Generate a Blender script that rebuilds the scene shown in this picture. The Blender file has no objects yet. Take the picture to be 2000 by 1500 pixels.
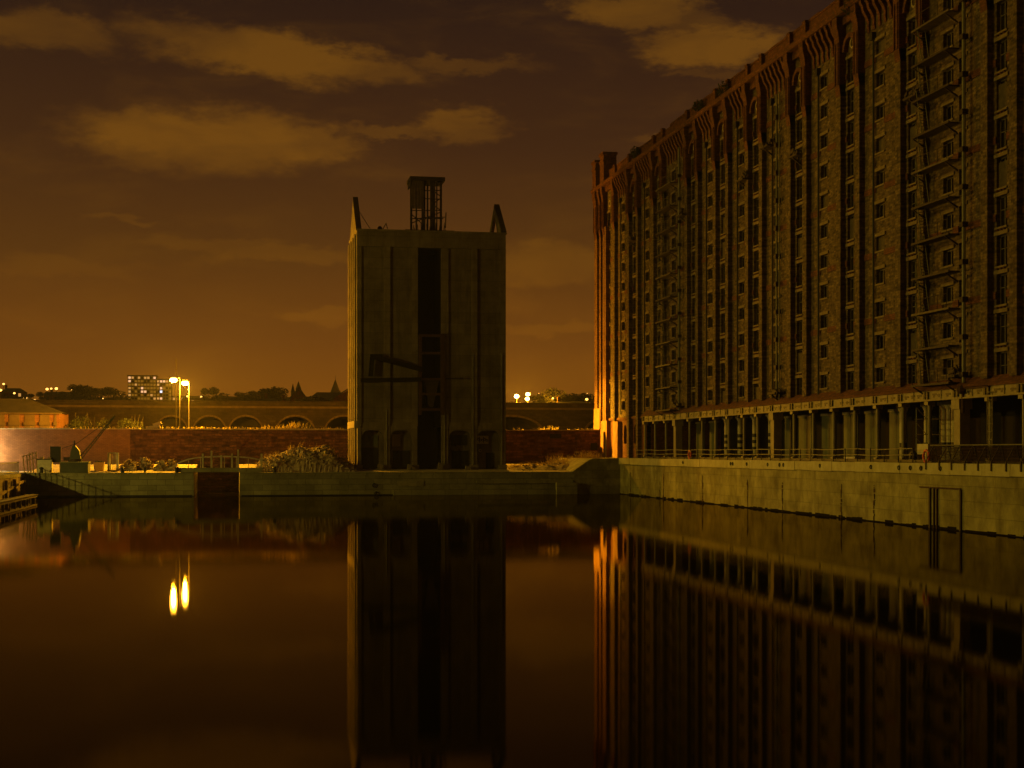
import bpy, math, random
from mathutils import Vector

# ------------------------------------------------------------------ camera
S = bpy.context.scene
HZ, FPX, CZ = 883.0, 2890.0, 4.85          # horizon row, focal length (px of the 2000 wide photo), eye height over the water
TH = math.atan(542.0 / FPX)                # yaw of the view against the dock's long axis
SN, CS = math.sin(TH), math.cos(TH)
cam = bpy.data.cameras.new('camera')
cam.sensor_width = 36.0
cam.lens = 36.0 * FPX / 2000.0
cam.shift_y = (HZ - 750.0) / 2000.0
cam.clip_start, cam.clip_end = 0.5, 6000.0
camo = bpy.data.objects.new('camera', cam)
S.collection.objects.link(camo)
camo.location = (0, 0, CZ)
camo.rotation_euler = (math.radians(90), 0, -TH)
S.camera = camo

# ------------------------------------------------------------------ render settings
S.view_settings.view_transform = 'Standard'
S.view_settings.look = 'None'
S.view_settings.exposure = 0.0
S.view_settings.gamma = 1.0
cy = S.cycles
cy.max_bounces, cy.diffuse_bounces, cy.glossy_bounces, cy.volume_bounces = 5, 2, 3, 0
cy.transmission_bounces = 2
cy.sample_clamp_indirect = 3.0
cy.caustics_reflective = False
cy.caustics_refractive = False
cy.use_denoising = True


def px_dir(x, y):
    u = (x - 1000.0) / FPX
    return SN + CS * u, CS - SN * u, (HZ - y) / FPX


# ------------------------------------------------------------------ night sky (town glow and lit clouds)
W = bpy.data.worlds.new('World')
S.world = W
W.use_nodes = True
nt = W.node_tree
nt.nodes.clear()


def wn(kind, **kw):
    n = nt.nodes.new(kind)
    for k, v in kw.items():
        setattr(n, k, v)
    return n


def wmath(op, a, b=None, clamp=False):
    n = wn('ShaderNodeMath', operation=op, use_clamp=clamp)
    for i, s in enumerate((a, b)):
        if s is None:
            continue
        if isinstance(s, (int, float)):
            n.inputs[i].default_value = s
        else:
            nt.links.new(s, n.inputs[i])
    return n.outputs[0]


tc = wn('ShaderNodeTexCoord')
sep = wn('ShaderNodeSeparateXYZ')
nt.links.new(tc.outputs['Generated'], sep.inputs[0])
az = wmath('ARCTAN2', sep.outputs[0], sep.outputs[1])
el = wmath('ARCSINE', sep.outputs[2])
comb = wn('ShaderNodeCombineXYZ')
nt.links.new(az, comb.inputs[0])
nt.links.new(el, comb.inputs[1])
ramp = wn('ShaderNodeValToRGB')
elr = wn('ShaderNodeMapRange')
nt.links.new(el, elr.inputs[0])
elr.inputs[1].default_value = -0.02
elr.inputs[2].default_value = 0.40
nt.links.new(elr.outputs[0], ramp.inputs[0])
stops = [(0.0, (0.245, 0.077, 0.0045)), (0.10, (0.232, 0.072, 0.0048)), (0.22, (0.152, 0.048, 0.0058)), (0.36, (0.088, 0.031, 0.0056)),
         (0.53, (0.049, 0.0178, 0.0062)), (0.75, (0.0235, 0.0098, 0.0060)), (1.0, (0.015, 0.0067, 0.0050))]
cr = ramp.color_ramp
cr.elements[0].position, cr.elements[0].color = stops[0][0], (*stops[0][1], 1)
cr.elements[1].position, cr.elements[1].color = stops[-1][0], (*stops[-1][1], 1)
for p, c in stops[1:-1]:
    e = cr.elements.new(p)
    e.color = (*c, 1)
# wind-drawn distortion of the cloud field
mp = wn('ShaderNodeMapping')
mp.inputs['Scale'].default_value = (1.0, 2.2, 1.0)
nt.links.new(comb.outputs[0], mp.inputs[0])
nz = wn('ShaderNodeTexNoise')
nz.inputs['Scale'].default_value = 22.0
nz.inputs['Detail'].default_value = 9.0
nz.inputs['Roughness'].default_value = 0.68
nt.links.new(mp.outputs[0], nz.inputs['Vector'])
vs = wn('ShaderNodeVectorMath', operation='SUBTRACT')
nt.links.new(nz.outputs['Color'], vs.inputs[0])
vs.inputs[1].default_value = (0.5, 0.5, 0.5)
vm = wn('ShaderNodeVectorMath', operation='MULTIPLY')
nt.links.new(vs.outputs[0], vm.inputs[0])
vm.inputs[1].default_value = (0.105, 0.038, 0)
va = wn('ShaderNodeVectorMath', operation='ADD')
nt.links.new(comb.outputs[0], va.inputs[0])
nt.links.new(vm.outputs[0], va.inputs[1])
clouds = [  # photo px centre, half sizes, strength, tilt
    (400, 272, 260, 62, 1.0, 0.04), (300, 285, 150, 52, .6, 0), (560, 280, 150, 36, .7, .05), (540, 108, 300, 42, .9, .12), (430, 85, 170, 34, .5, 0.1),
    (700, 132, 160, 30, .7, .12), (90, 62, 150, 34, .55, .05), (930, 126, 130, 18, .5, 0), (900, 244, 110, 30, .75, 0), (770, 262, 120, 13, .5, 0.02),
    (1240, 24, 150, 36, .8, .1), (1400, 92, 160, 36, 1.0, 0), (1330, 40, 150, 30, .5, .2), (560, 500, 170, 18, .35, 0), (1090, 518, 150, 42, .5, 0),
    (640, 612, 110, 16, .35, 0), (1080, 645, 130, 13, .35, 0), (230, 432, 70, 9, .3, 0), (400, 478, 170, 13, .25, 0), (130, 525, 170, 18, .2, 0),
    (1290, 270, 90, 12, .3, 0), (1370, 145, 70, 9, .3, 0), (880, 540, 120, 12, .2, 0)]
tot = None
for (x, y, hw, hh, s, tilt) in clouds:
    dx, dy, dz = px_dir(x, y)
    a0, e0 = math.atan2(dx, dy), math.atan2(dz, math.hypot(dx, dy))
    m = wn('ShaderNodeMapping', vector_type='TEXTURE')
    m.inputs['Location'].default_value = (a0, e0, 0)
    m.inputs['Rotation'].default_value = (0, 0, -tilt)
    m.inputs['Scale'].default_value = (hw * 1.25 / FPX, hh * 1.35 / FPX, 1)
    nt.links.new(va.outputs[0], m.inputs[0])
    g = wn('ShaderNodeTexGradient', gradient_type='SPHERICAL')
    nt.links.new(m.outputs[0], g.inputs[0])
    r = wn('ShaderNodeMapRange', interpolation_type='SMOOTHSTEP')
    nt.links.new(g.outputs['Fac'], r.inputs[0])
    r.inputs[1].default_value, r.inputs[2].default_value = 0.03, 0.60
    r.inputs[3].default_value, r.inputs[4].default_value = 0.0, s
    tot = r.outputs[0] if tot is None else wmath('MAXIMUM', tot, r.outputs[0])
# the same broken cloud carried on over the rest of the sky, thin
mp2 = wn('ShaderNodeMapping')
mp2.inputs['Scale'].default_value = (1.0, 3.4, 1.0)
nt.links.new(comb.outputs[0], mp2.inputs[0])
nz2 = wn('ShaderNodeTexNoise')
nz2.inputs['Scale'].default_value = 9.0
nz2.inputs['Detail'].default_value = 7.0
nz2.inputs['Roughness'].default_value = 0.58
nz2.inputs['Distortion'].default_value = 0.4
nt.links.new(mp2.outputs[0], nz2.inputs['Vector'])
r2 = wn('ShaderNodeMapRange', interpolation_type='SMOOTHSTEP')
nt.links.new(nz2.outputs['Fac'], r2.inputs[0])
r2.inputs[1].default_value, r2.inputs[2].default_value = 0.46, 0.80
r2.inputs[3].default_value, r2.inputs[4].default_value = 0.0, 0.26
tot = wmath('MAXIMUM', tot, r2.outputs[0])
det = wn('ShaderNodeMapRange')
nt.links.new(nz2.outputs['Fac'], det.inputs[0])
det.inputs[1].default_value, det.inputs[2].default_value = 0.3, 0.68
det.inputs[3].default_value, det.inputs[4].default_value = 0.55, 1.25
tot = wmath('MULTIPLY', tot, det.outputs[0], True)
mixc = wn('ShaderNodeMixRGB', blend_type='MIX')
nt.links.new(tot, mixc.inputs[0])
nt.links.new(ramp.outputs[0], mixc.inputs[1])
cloudcol = wn('ShaderNodeMixRGB', blend_type='ADD')
cloudcol.inputs[0].default_value = 1.0
nt.links.new(ramp.outputs[0], cloudcol.inputs[1])
cloudcol.inputs[2].default_value = (0.105, 0.040, 0.0, 1)
nt.links.new(cloudcol.outputs[0], mixc.inputs[2])
bg = wn('ShaderNodeBackground')
nt.links.new(mixc.outputs[0], bg.inputs[0])
bg.inputs[1].default_value = 1.0
wo = wn('ShaderNodeOutputWorld')
nt.links.new(bg.outputs[0], wo.inputs[0])

# ------------------------------------------------------------------ the one sun: low yellow-green dock light from the left
sun = bpy.data.lights.new('sun', 'SUN')
sun.energy = 0.45
sun.color = (1.0, 0.67, 0.03)
sun.angle = math.radians(0.8)
suno = bpy.data.objects.new('sun', sun)
S.collection.objects.link(suno)
SUND = Vector((1.0, 0.02, -0.42)).normalized()
suno.rotation_euler = SUND.to_track_quat('-Z', 'Y').to_euler()
suno.location = (-120, -60, 90)

# ------------------------------------------------------------------ helpers
COL = S.collection
BASE = {}


def R(s):
    return random.Random(s)


def at(x, y, Y):
    """point of the photo pixel on the plane world-Y = Y"""
    dx, dy, dz = px_dir(x, y)
    t = Y / dy
    return Vector((dx * t, Y, CZ + dz * t))


def atx(x, y, X):
    dx, dy, dz = px_dir(x, y)
    t = X / dx
    return Vector((X, dy * t, CZ + dz * t))


class MB:
    def __init__(s):
        s.v, s.f = [], []

    def box(s, x0, x1, y0, y1, z0, z1):
        n = len(s.v)
        s.v += [(x0, y0, z0), (x1, y0, z0), (x1, y1, z0), (x0, y1, z0), (x0, y0, z1), (x1, y0, z1), (x1, y1, z1), (x0, y1, z1)]
        s.f += [tuple(n + i for i in q) for q in ((0, 3, 2, 1), (4, 5, 6, 7), (0, 1, 5, 4), (1, 2, 6, 5), (2, 3, 7, 6), (3, 0, 4, 7))]
        return s

    def obox(s, c, ax, ay, az):
        n = len(s.v)
        c = Vector(c)
        for k in (-1, 1):
            for (i, j) in ((-1, -1), (1, -1), (1, 1), (-1, 1)):
                s.v.append(tuple(c + ax * i + ay * j + az * k))
        s.f += [tuple(n + i for i in q) for q in ((0, 3, 2, 1), (4, 5, 6, 7), (0, 1, 5, 4), (1, 2, 6, 5), (2, 3, 7, 6), (3, 0, 4, 7))]
        return s

    def quad(s, *p):
        n = len(s.v)
        s.v += [tuple(q) for q in p]
        s.f.append(tuple(range(n, n + len(p))))
        return s

    def prism(s, pts, axis, a0, a1):
        """pts: 2D outline, extruded along axis 'x','y','z'"""
        n = len(s.v)
        k = len(pts)
        for a in (a0, a1):
            for (p, q) in pts:
                s.v.append({'x': (a, p, q), 'y': (p, a, q), 'z': (p, q, a)}[axis])
        s.f.append(tuple(n + i for i in range(k)))
        s.f.append(tuple(n + k + i for i in reversed(range(k))))
        for i in range(k):
            j = (i + 1) % k
            s.f.append((n + i, n + k + i, n + k + j, n + j))
        return s

    def tube(s, p, q, r, n=6, r2=None):
        p, q = Vector(p), Vector(q)
        r2 = r if r2 is None else r2
        d = (q - p).normalized()
        a = d.cross(Vector((0, 0, 1)))
        if a.length < 1e-3:
            a = Vector((1, 0, 0))
        a.normalize()
        b = d.cross(a)
        m = len(s.v)
        for (c, rr) in ((p, r), (q, r2)):
            for i in range(n):
                t = 2 * math.pi * i / n
                s.v.append(tuple(c + (a * math.cos(t) + b * math.sin(t)) * rr))
        for i in range(n):
            j = (i + 1) % n
            s.f.append((m + i, m + j, m + n + j, m + n + i))
        s.f.append(tuple(m + i for i in reversed(range(n))))
        s.f.append(tuple(m + n + i for i in range(n)))
        return s

    def path(s, pts, r, n=6):
        for a, b in zip(pts, pts[1:]):
            s.tube(a, b, r, n)
        return s

    def ball(s, c, rx, ry, rz, nu=8, nv=5, jit=0, rng=None):
        m = len(s.v)
        for j in range(nv + 1):
            ph = math.pi * j / nv
            for i in range(nu):
                t = 2 * math.pi * i / nu
                k = 1 + (rng.uniform(-jit, jit) if rng else 0)
                s.v.append((c[0] + rx * k * math.sin(ph) * math.cos(t), c[1] + ry * k * math.sin(ph) * math.sin(t), c[2] + rz * k * math.cos(ph)))
        for j in range(nv):
            for i in range(nu):
                i2 = (i + 1) % nu
                s.f.append((m + j * nu + i, m + (j + 1) * nu + i, m + (j + 1) * nu + i2, m + j * nu + i2))
        return s

    def torus(s, c, rr, r, ax='x', n=14, k=6):
        m = len(s.v)
        for i in range(n):
            t = 2 * math.pi * i / n
            for j in range(k):
                p = 2 * math.pi * j / k
                a = (rr + r * math.cos(p))
                l = (a * math.cos(t), a * math.sin(t), r * math.sin(p))
                l = (l[2], l[0], l[1]) if ax == 'x' else (l[0], l[2], l[1])
                s.v.append((c[0] + l[0], c[1] + l[1], c[2] + l[2]))
        for i in range(n):
            for j in range(k):
                s.f.append((m + i * k + j, m + ((i + 1) % n) * k + j, m + ((i + 1) % n) * k + (j + 1) % k, m + i * k + (j + 1) % k))
        return s

    def mesh(s, name, mat, pos=(0, 0, 0)):
        me = bpy.data.meshes.new(name)
        me.from_pydata([(a - pos[0], b - pos[1], c - pos[2]) for a, b, c in s.v], [], s.f)
        me.update()
        if mat is not None:
            me.materials.append(mat)
        return me


def link(name, me, parent=None, pos=None):
    o = bpy.data.objects.new(name, me)
    COL.objects.link(o)
    pb = BASE.get(parent.name, Vector((0, 0, 0))) if parent is not None else Vector((0, 0, 0))
    p = Vector(pos) if pos is not None else pb.copy()
    BASE[o.name] = p
    if parent is not None:
        o.parent = parent
    o.location = p - pb
    return o


def new(name, mb, mat, parent=None, pos=None):
    """one mesh object; mb holds world coordinates"""
    p = pos if pos is not None else (BASE[parent.name] if parent is not None else (0, 0, 0))
    return link(name, mb.mesh(name, mat, p), parent, p)


def tag(o, label=None, cat=None, group=None, kind=None):
    for k, v in (('label', label), ('category', cat), ('group', group), ('kind', kind)):
        if v:
            o[k] = v
    return o


def thing(name, pos, label, cat, group=None):
    o = bpy.data.objects.new(name, None)
    COL.objects.link(o)
    o.location = pos
    o.empty_display_size = 0.3
    BASE[o.name] = Vector(pos)
    return tag(o, label, cat, group)


def struct(name, mb, mat, label=None):
    o = new(name, mb, mat)
    return tag(o, label, None, None, 'structure')


def lamp_light(name, pos, power, color, radius=0.25, parent=None):
    l = bpy.data.lights.new(name, 'POINT')
    l.energy, l.color, l.shadow_soft_size = power, color, radius
    return link(name, l, parent, pos)


# ------------------------------------------------------------------ materials
def mat(name, c1, c2=None, scale=1.0, rough=0.85, bump=0.0, bscale=8.0, metal=0.0, brick=None, streak=0.0, sc=(0.02, 0.012, 0.008), streakscale=(1.2, 0.10), spec=0.3):
    m = bpy.data.materials.new(name)
    m.use_nodes = True
    t = m.node_tree
    N, L = t.nodes, t.links
    b = N['Principled BSDF']
    b.inputs['Roughness'].default_value = rough
    b.inputs['Metallic'].default_value = metal
    b.inputs['Specular IOR Level'].default_value = spec
    geo = N.new('ShaderNodeNewGeometry')
    c2 = c2 or tuple(x * 0.6 for x in c1)
    n1 = N.new('ShaderNodeTexNoise')
    n1.inputs['Scale'].default_value = scale
    n1.inputs['Detail'].default_value = 6
    n1.inputs['Roughness'].default_value = 0.65
    L.new(geo.outputs['Position'], n1.inputs['Vector'])
    mr = N.new('ShaderNodeMapRange')
    L.new(n1.outputs['Fac'], mr.inputs[0])
    mr.inputs[1].default_value, mr.inputs[2].default_value = 0.32, 0.68
    mx = N.new('ShaderNodeMixRGB')
    L.new(mr.outputs[0], mx.inputs[0])
    mx.inputs[1].default_value = (*c1, 1)
    mx.inputs[2].default_value = (*c2, 1)
    out = mx.outputs[0]
    height = None
    sx = N.new('ShaderNodeSeparateXYZ')
    L.new(geo.outputs['Position'], sx.inputs[0])
    ad = N.new('ShaderNodeMath')
    ad.operation = 'ADD'
    L.new(sx.outputs[0], ad.inputs[0])
    L.new(sx.outputs[1], ad.inputs[1])
    cb = N.new('ShaderNodeCombineXYZ')
    L.new(ad.outputs[0], cb.inputs[0])
    L.new(sx.outputs[2], cb.inputs[1])
    if brick:
        bw, bh, mort, var = brick
        bt = N.new('ShaderNodeTexBrick')
        L.new(cb.outputs[0], bt.inputs['Vector'])
        bt.inputs['Scale'].default_value = 1.0
        bt.inputs['Brick Width'].default_value = bw
        bt.inputs['Row Height'].default_value = bh
        bt.inputs['Mortar Size'].default_value = mort
        bt.inputs['Mortar Smooth'].default_value = 0.3
        bt.inputs['Color1'].default_value = (1, 1, 1, 1)
        bt.inputs['Color2'].default_value = (var, var, var, 1)
        bt.inputs['Mortar'].default_value = (0.55, 0.55, 0.55, 1)
        mm = N.new('ShaderNodeMixRGB')
        mm.blend_type = 'MULTIPLY'
        mm.inputs[0].default_value = 1.0
        L.new(out, mm.inputs[1])
        L.new(bt.outputs['Color'], mm.inputs[2])
        out = mm.outputs[0]
        height = bt.outputs['Fac']
    if streak > 0:
        mp_ = N.new('ShaderNodeMapping')
        mp_.inputs['Scale'].default_value = (streakscale[0], streakscale[1], 1)
        L.new(cb.outputs[0], mp_.inputs[0])
        n2 = N.new('ShaderNodeTexNoise')
        n2.inputs['Scale'].default_value = 1.0
        n2.inputs['Detail'].default_value = 8
        n2.inputs['Roughness'].default_value = 0.7
        L.new(mp_.outputs[0], n2.inputs['Vector'])
        m2 = N.new('ShaderNodeMapRange')
        L.new(n2.outputs['Fac'], m2.inputs[0])
        m2.inputs[1].default_value, m2.inputs[2].default_value = 0.48, 0.78
        m2.inputs[4].default_value = streak
        ms = N.new('ShaderNodeMixRGB')
        L.new(m2.outputs[0], ms.inputs[0])
        L.new(out, ms.inputs[1])
        ms.inputs[2].default_value = (*sc, 1)
        out = ms.outputs[0]
    L.new(out, b.inputs['Base Color'])
    if bump > 0:
        n3 = N.new('ShaderNodeTexNoise')
        n3.inputs['Scale'].default_value = bscale
        n3.inputs['Detail'].default_value = 5
        L.new(geo.outputs['Position'], n3.inputs['Vector'])
        hsrc = n3.outputs['Fac']
        if height is not None:
            hm = N.new('ShaderNodeMath')
            hm.operation = 'SUBTRACT'
            L.new(n3.outputs['Fac'], hm.inputs[0])
            L.new(height, hm.inputs[1])
            hsrc = hm.outputs[0]
        bp = N.new('ShaderNodeBump')
        bp.inputs['Strength'].default_value = bump
        bp.inputs['Distance'].default_value = 0.06
        L.new(hsrc, bp.inputs['Height'])
        L.new(bp.outputs[0], b.inputs['Normal'])
    return m


def glow(name, c, strength):
    m = bpy.data.materials.new(name)
    m.use_nodes = True
    b = m.node_tree.nodes['Principled BSDF']
    b.inputs['Base Color'].default_value = (0.3, 0.3, 0.3, 1)
    b.inputs['Emission Color'].default_value = (*c, 1)
    b.inputs['Emission Strength'].default_value = strength
    return m


M = {}
M['brick_yellow'] = mat('weathered yellow brick', (0.235, 0.165, 0.085), (0.080, 0.046, 0.022), 2.6, 0.9, 0.7, 9, brick=(0.50, 0.17, 0.02, 0.25), streak=0.55, sc=(0.045, 0.026, 0.013))
M['brick_red'] = mat('sooty red brick', (0.200, 0.068, 0.028), (0.085, 0.028, 0.012), 2.4, 0.9, 0.5, 14, brick=(0.46, 0.15, 0.025, 0.5), streak=0.4, sc=(0.05, 0.025, 0.015))
M['brick_wall'] = mat('dock wall rubble stone', (0.23, 0.10, 0.06), (0.10, 0.040, 0.025), 1.5, 0.95, 0.8, 6, brick=(0.9, 0.34, 0.05, 0.35), streak=0.5, sc=(0.05, 0.02, 0.012))
M['brick_smooth'] = mat('dock wall red brick', (0.30, 0.13, 0.06), (0.20, 0.085, 0.04), 0.5, 0.95, 0.3, 10, brick=(0.46, 0.15, 0.02, 0.75), streak=0.3, sc=(0.09, 0.04, 0.02))
M['sandstone'] = mat('grey sandstone', (0.36, 0.29, 0.19), (0.25, 0.19, 0.12), 2.0, 0.85, 0.3, 10)
M['pier_lit'] = mat('lamp-lit pier brick', (0.30, 0.15, 0.07), (0.16, 0.075, 0.035), 1.2, 0.9, 0.6, 10, brick=(0.50, 0.17, 0.02, 0.5), streak=0.4, sc=(0.08, 0.04, 0.02))  # lighter brick for the corner: lamp glow put into the colour
M['base_lit'] = mat('lamp-lit pier base', (0.30, 0.165, 0.08), (0.15, 0.078, 0.036), 0.9, 0.9, 0.5, 8, streak=0.5, sc=(0.10, 0.06, 0.03))  # paler pier base: floodlight on the corner put into the colour
M['lintel'] = mat('sooty lintel stone', (0.20, 0.15, 0.085), (0.12, 0.085, 0.047), 2.0, 0.9, 0.3, 10)
M['concrete'] = mat('stained tower concrete', (0.21, 0.17, 0.10), (0.10, 0.078, 0.045), 0.40, 0.9, 0.4, 4, brick=(60.0, 1.25, 0.02, 0.80), streak=0.85, sc=(0.045, 0.032, 0.018), streakscale=(1.3, 0.10))
M['concrete_rib'] = mat('tower rib concrete', (0.235, 0.19, 0.115), (0.12, 0.095, 0.055), 0.5, 0.9, 0.4, 4, brick=(60.0, 1.25, 0.02, 0.82), streak=0.8, sc=(0.05, 0.036, 0.02), streakscale=(1.7, 0.12))
M['quay_face'] = mat('stained quay wall', (0.36, 0.325, 0.16), (0.13, 0.112, 0.052), 0.42, 0.85, 0.9, 2.2, brick=(2.7, 0.92, 0.012, 0.80), streak=0.9, sc=(0.06, 0.042, 0.018), streakscale=(0.8, 0.30))
M['quay_stone'] = mat('algae stained quay masonry', (0.34, 0.32, 0.17), (0.19, 0.175, 0.09), 0.4, 0.85, 0.6, 4, brick=(1.9, 0.62, 0.03, 0.72), streak=0.6, sc=(0.08, 0.065, 0.028), streakscale=(0.6, 0.2))
M['coping'] = mat('pale coping concrete', (0.46, 0.42, 0.25), (0.32, 0.28, 0.16), 0.8, 0.85, 0.4, 6, streak=0.45, sc=(0.12, 0.09, 0.045), streakscale=(1.5, 0.8))
M['dead_black'] = mat('dead black weed and shade', (0.018, 0.014, 0.006), None, 2, 1.0, spec=0.0)  # tide weed and black steel; also the shade put inside the silo shaft
M['viaduct'] = mat('sooty viaduct stone', (0.060, 0.037, 0.022), (0.022, 0.014, 0.009), 0.35, 0.95, 0.6, 5, brick=(1.0, 0.4, 0.03, 0.6), streak=0.5, sc=(0.015, 0.009, 0.006))
M['ring'] = mat('viaduct ring stone', (0.12, 0.075, 0.042), (0.06, 0.036, 0.02), 1.0, 0.9)
M['bay'] = mat('blind bay render', (0.15, 0.10, 0.06), (0.10, 0.065, 0.04), 0.6, 0.9)
M['pole'] = mat('dark lamp pole', (0.035, 0.028, 0.022), None, 2, 0.7)
M['apron'] = mat('gritty yard ground', (0.46, 0.38, 0.27), (0.28, 0.22, 0.15), 0.6, 0.95, 0.7, 5)
M['earth'] = mat('rough earth', (0.07, 0.055, 0.03), (0.035, 0.03, 0.016), 0.05, 1.0)
M['rubble'] = mat('broken rubble', (0.42, 0.33, 0.21), (0.19, 0.14, 0.08), 2.2, 0.95, 0.9, 6)
M['drygrass'] = mat('dry weeds', (0.42, 0.31, 0.12), (0.22, 0.16, 0.06), 1.5, 0.9)
M['leaf'] = mat('dark leaves', (0.055, 0.06, 0.022), (0.03, 0.035, 0.012), 1.2, 0.8)
M['leaf_far'] = mat('far dark leaves', (0.05, 0.045, 0.02), (0.026, 0.024, 0.01), 0.3, 0.9)


def leafy(m, amount):
    t_ = m.node_tree
    b_ = t_.nodes['Principled BSDF']
    tr = t_.nodes.new('ShaderNodeBsdfTranslucent')
    src = b_.inputs['Base Color'].links[0].from_socket
    t_.links.new(src, tr.inputs['Color'])
    mx_ = t_.nodes.new('ShaderNodeMixShader')
    mx_.inputs[0].default_value = amount
    t_.links.new(b_.outputs[0], mx_.inputs[1])
    t_.links.new(tr.outputs[0], mx_.inputs[2])
    t_.links.new(mx_.outputs[0], t_.nodes['Material Output'].inputs['Surface'])


M['bag'] = mat('woven bag', (0.62, 0.52, 0.36), (0.5, 0.4, 0.27), 2, 0.8)
for k_ in ('drygrass', 'leaf', 'bag'):
    leafy(M[k_], .5)
M['bark'] = mat('bark', (0.06, 0.045, 0.03), None, 3, 0.95)
M['steel_dark'] = mat('dark rusted steel', (0.045, 0.026, 0.016), (0.022, 0.014, 0.010), 2.0, 0.75, 0.2, 20)
M['steel_grey'] = mat('grey painted steel', (0.20, 0.18, 0.12), (0.12, 0.10, 0.06), 2.0, 0.6, 0.15, 20, streak=0.4, sc=(0.09, 0.045, 0.02))
M['steel_mid'] = mat('worn dark steel', (0.10, 0.075, 0.045), (0.05, 0.035, 0.022), 2.0, 0.7, 0.2, 20)
M['girder'] = mat('weathered girder paint', (0.30, 0.25, 0.16), (0.19, 0.15, 0.09), 1.2, 0.7, 0.2, 14, streak=0.5, sc=(0.08, 0.04, 0.02), streakscale=(2.0, 1.0))
M['column'] = mat('pale column paint', (0.24, 0.205, 0.13), (0.14, 0.12, 0.07), 1.2, 0.6, 0.1, 14, streak=0.4, sc=(0.09, 0.06, 0.03), streakscale=(3, 0.3))
M['rust'] = mat('orange rust', (0.075, 0.034, 0.013), (0.035, 0.015, 0.007), 3.0, 0.9, 0.3, 20)
M['pipe'] = mat('old lead pipe', (0.20, 0.19, 0.14), (0.12, 0.11, 0.08), 2.0, 0.5)
M['black'] = mat('black paint', (0.015, 0.013, 0.011), None, 2, 0.6)
M['interior'] = mat('near-black interior', (0.025, 0.020, 0.014), (0.012, 0.010, 0.008), 0.8, 0.95)  # near black: shade of the unlit interiors put into the colour
M['door_green'] = mat('grey green shutter', (0.105, 0.115, 0.065), (0.075, 0.08, 0.045), 0.8, 0.7)
M['door_blue'] = mat('slate grey shutter', (0.12, 0.125, 0.10), (0.08, 0.085, 0.07), 0.8, 0.7)
M['board'] = mat('weathered boarding', (0.10, 0.075, 0.045), (0.05, 0.036, 0.022), 2.5, 0.9)
M['frame'] = mat('old window frame paint', (0.13, 0.105, 0.065), (0.07, 0.055, 0.032), 3, 0.8)
M['white_paint'] = mat('dirty white paint', (0.48, 0.44, 0.33), (0.32, 0.28, 0.2), 2, 0.7)
M['red_paint'] = mat('faded red plastic', (0.62, 0.075, 0.03), (0.45, 0.05, 0.02), 3, 0.5)
M['timber'] = mat('weathered timber', (0.25, 0.17, 0.09), (0.14, 0.09, 0.05), 2, 0.9, 0.3, 12)
M['tin'] = mat('corrugated tin', (0.12, 0.085, 0.05), (0.06, 0.04, 0.025), 1.5, 0.6, streak=0.6, sc=(0.04, 0.018, 0.01), streakscale=(4, 0.3))
M['slate'] = mat('roof slate', (0.06, 0.045, 0.035), (0.035, 0.028, 0.022), 1.0, 0.8)
M['render'] = mat('pale rendered block', (0.30, 0.25, 0.17), (0.22, 0.18, 0.12), 0.2, 0.9)
M['tarmac'] = mat('road tarmac', (0.06, 0.055, 0.05), (0.04, 0.036, 0.032), 0.8, 0.95)
M['tarp'] = mat('grey green metal', (0.07, 0.075, 0.05), (0.045, 0.05, 0.032), 1.5, 0.7)
gl = bpy.data.materials.new('dark window glass')
gl.use_nodes = True
gb = gl.node_tree.nodes['Principled BSDF']
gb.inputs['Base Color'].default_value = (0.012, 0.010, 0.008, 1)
gb.inputs['Roughness'].default_value = 0.25
gb.inputs['Specular IOR Level'].default_value = 0.35
M['glass'] = gl
M['lamp_glow'] = glow('sodium lamp bowl', (1.0, 0.48, 0.08), 90)
M['lamp_far'] = glow('far sodium lamp', (1.0, 0.48, 0.09), 3.6)
M['lamp_mid'] = glow('bright yard lamp', (1.0, 0.60, 0.14), 22)
M['lamp_white'] = glow('white flood lamp', (0.9, 1.0, 0.85), 40)
M['win_warm'] = glow('warm lit window', (1.0, 0.46, 0.10), 0.6)
M['win_pink'] = glow('bright lit window', (1.0, 0.52, 0.24), 1.1)
M['win_white'] = glow('cool lit window', (0.75, 0.82, 1.0), 1.6)
M['win_dim'] = glow('dim lit window', (1.0, 0.42, 0.03), 0.20)

# water: still, murky, long soft reflections
wm = bpy.data.materials.new('still dock water')
wm.use_nodes = True
t = wm.node_tree
t.nodes.clear()
o_ = t.nodes.new('ShaderNodeOutputMaterial')
gls = t.nodes.new('ShaderNodeBsdfGlossy')
gls.distribution = 'BECKMANN'
gls.inputs['Color'].default_value = (0.60, 0.52, 0.27, 1)
gls.inputs['Roughness'].default_value = 0.05
dif = t.nodes.new('ShaderNodeBsdfDiffuse')
dif.inputs['Color'].default_value = (0.012, 0.009, 0.005, 1)
fr = t.nodes.new('ShaderNodeFresnel')
fr.inputs['IOR'].default_value = 1.22
mxs = t.nodes.new('ShaderNodeMixShader')
g_ = t.nodes.new('ShaderNodeNewGeometry')
wn1 = t.nodes.new('ShaderNodeTexNoise')
wn1.inputs['Scale'].default_value = 0.35
wn1.inputs['Detail'].default_value = 3
t.links.new(g_.outputs['Position'], wn1.inputs['Vector'])
bpw = t.nodes.new('ShaderNodeBump')
bpw.inputs['Strength'].default_value = 0.012
bpw.inputs['Distance'].default_value = 0.05
t.links.new(wn1.outputs['Fac'], bpw.inputs['Height'])
t.links.new(bpw.outputs[0], gls.inputs['Normal'])
t.links.new(fr.outputs[0], mxs.inputs[0])
t.links.new(dif.outputs[0], mxs.inputs[1])
t.links.new(gls.outputs[0], mxs.inputs[2])
t.links.new(mxs.outputs[0], o_.inputs[0])

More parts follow.
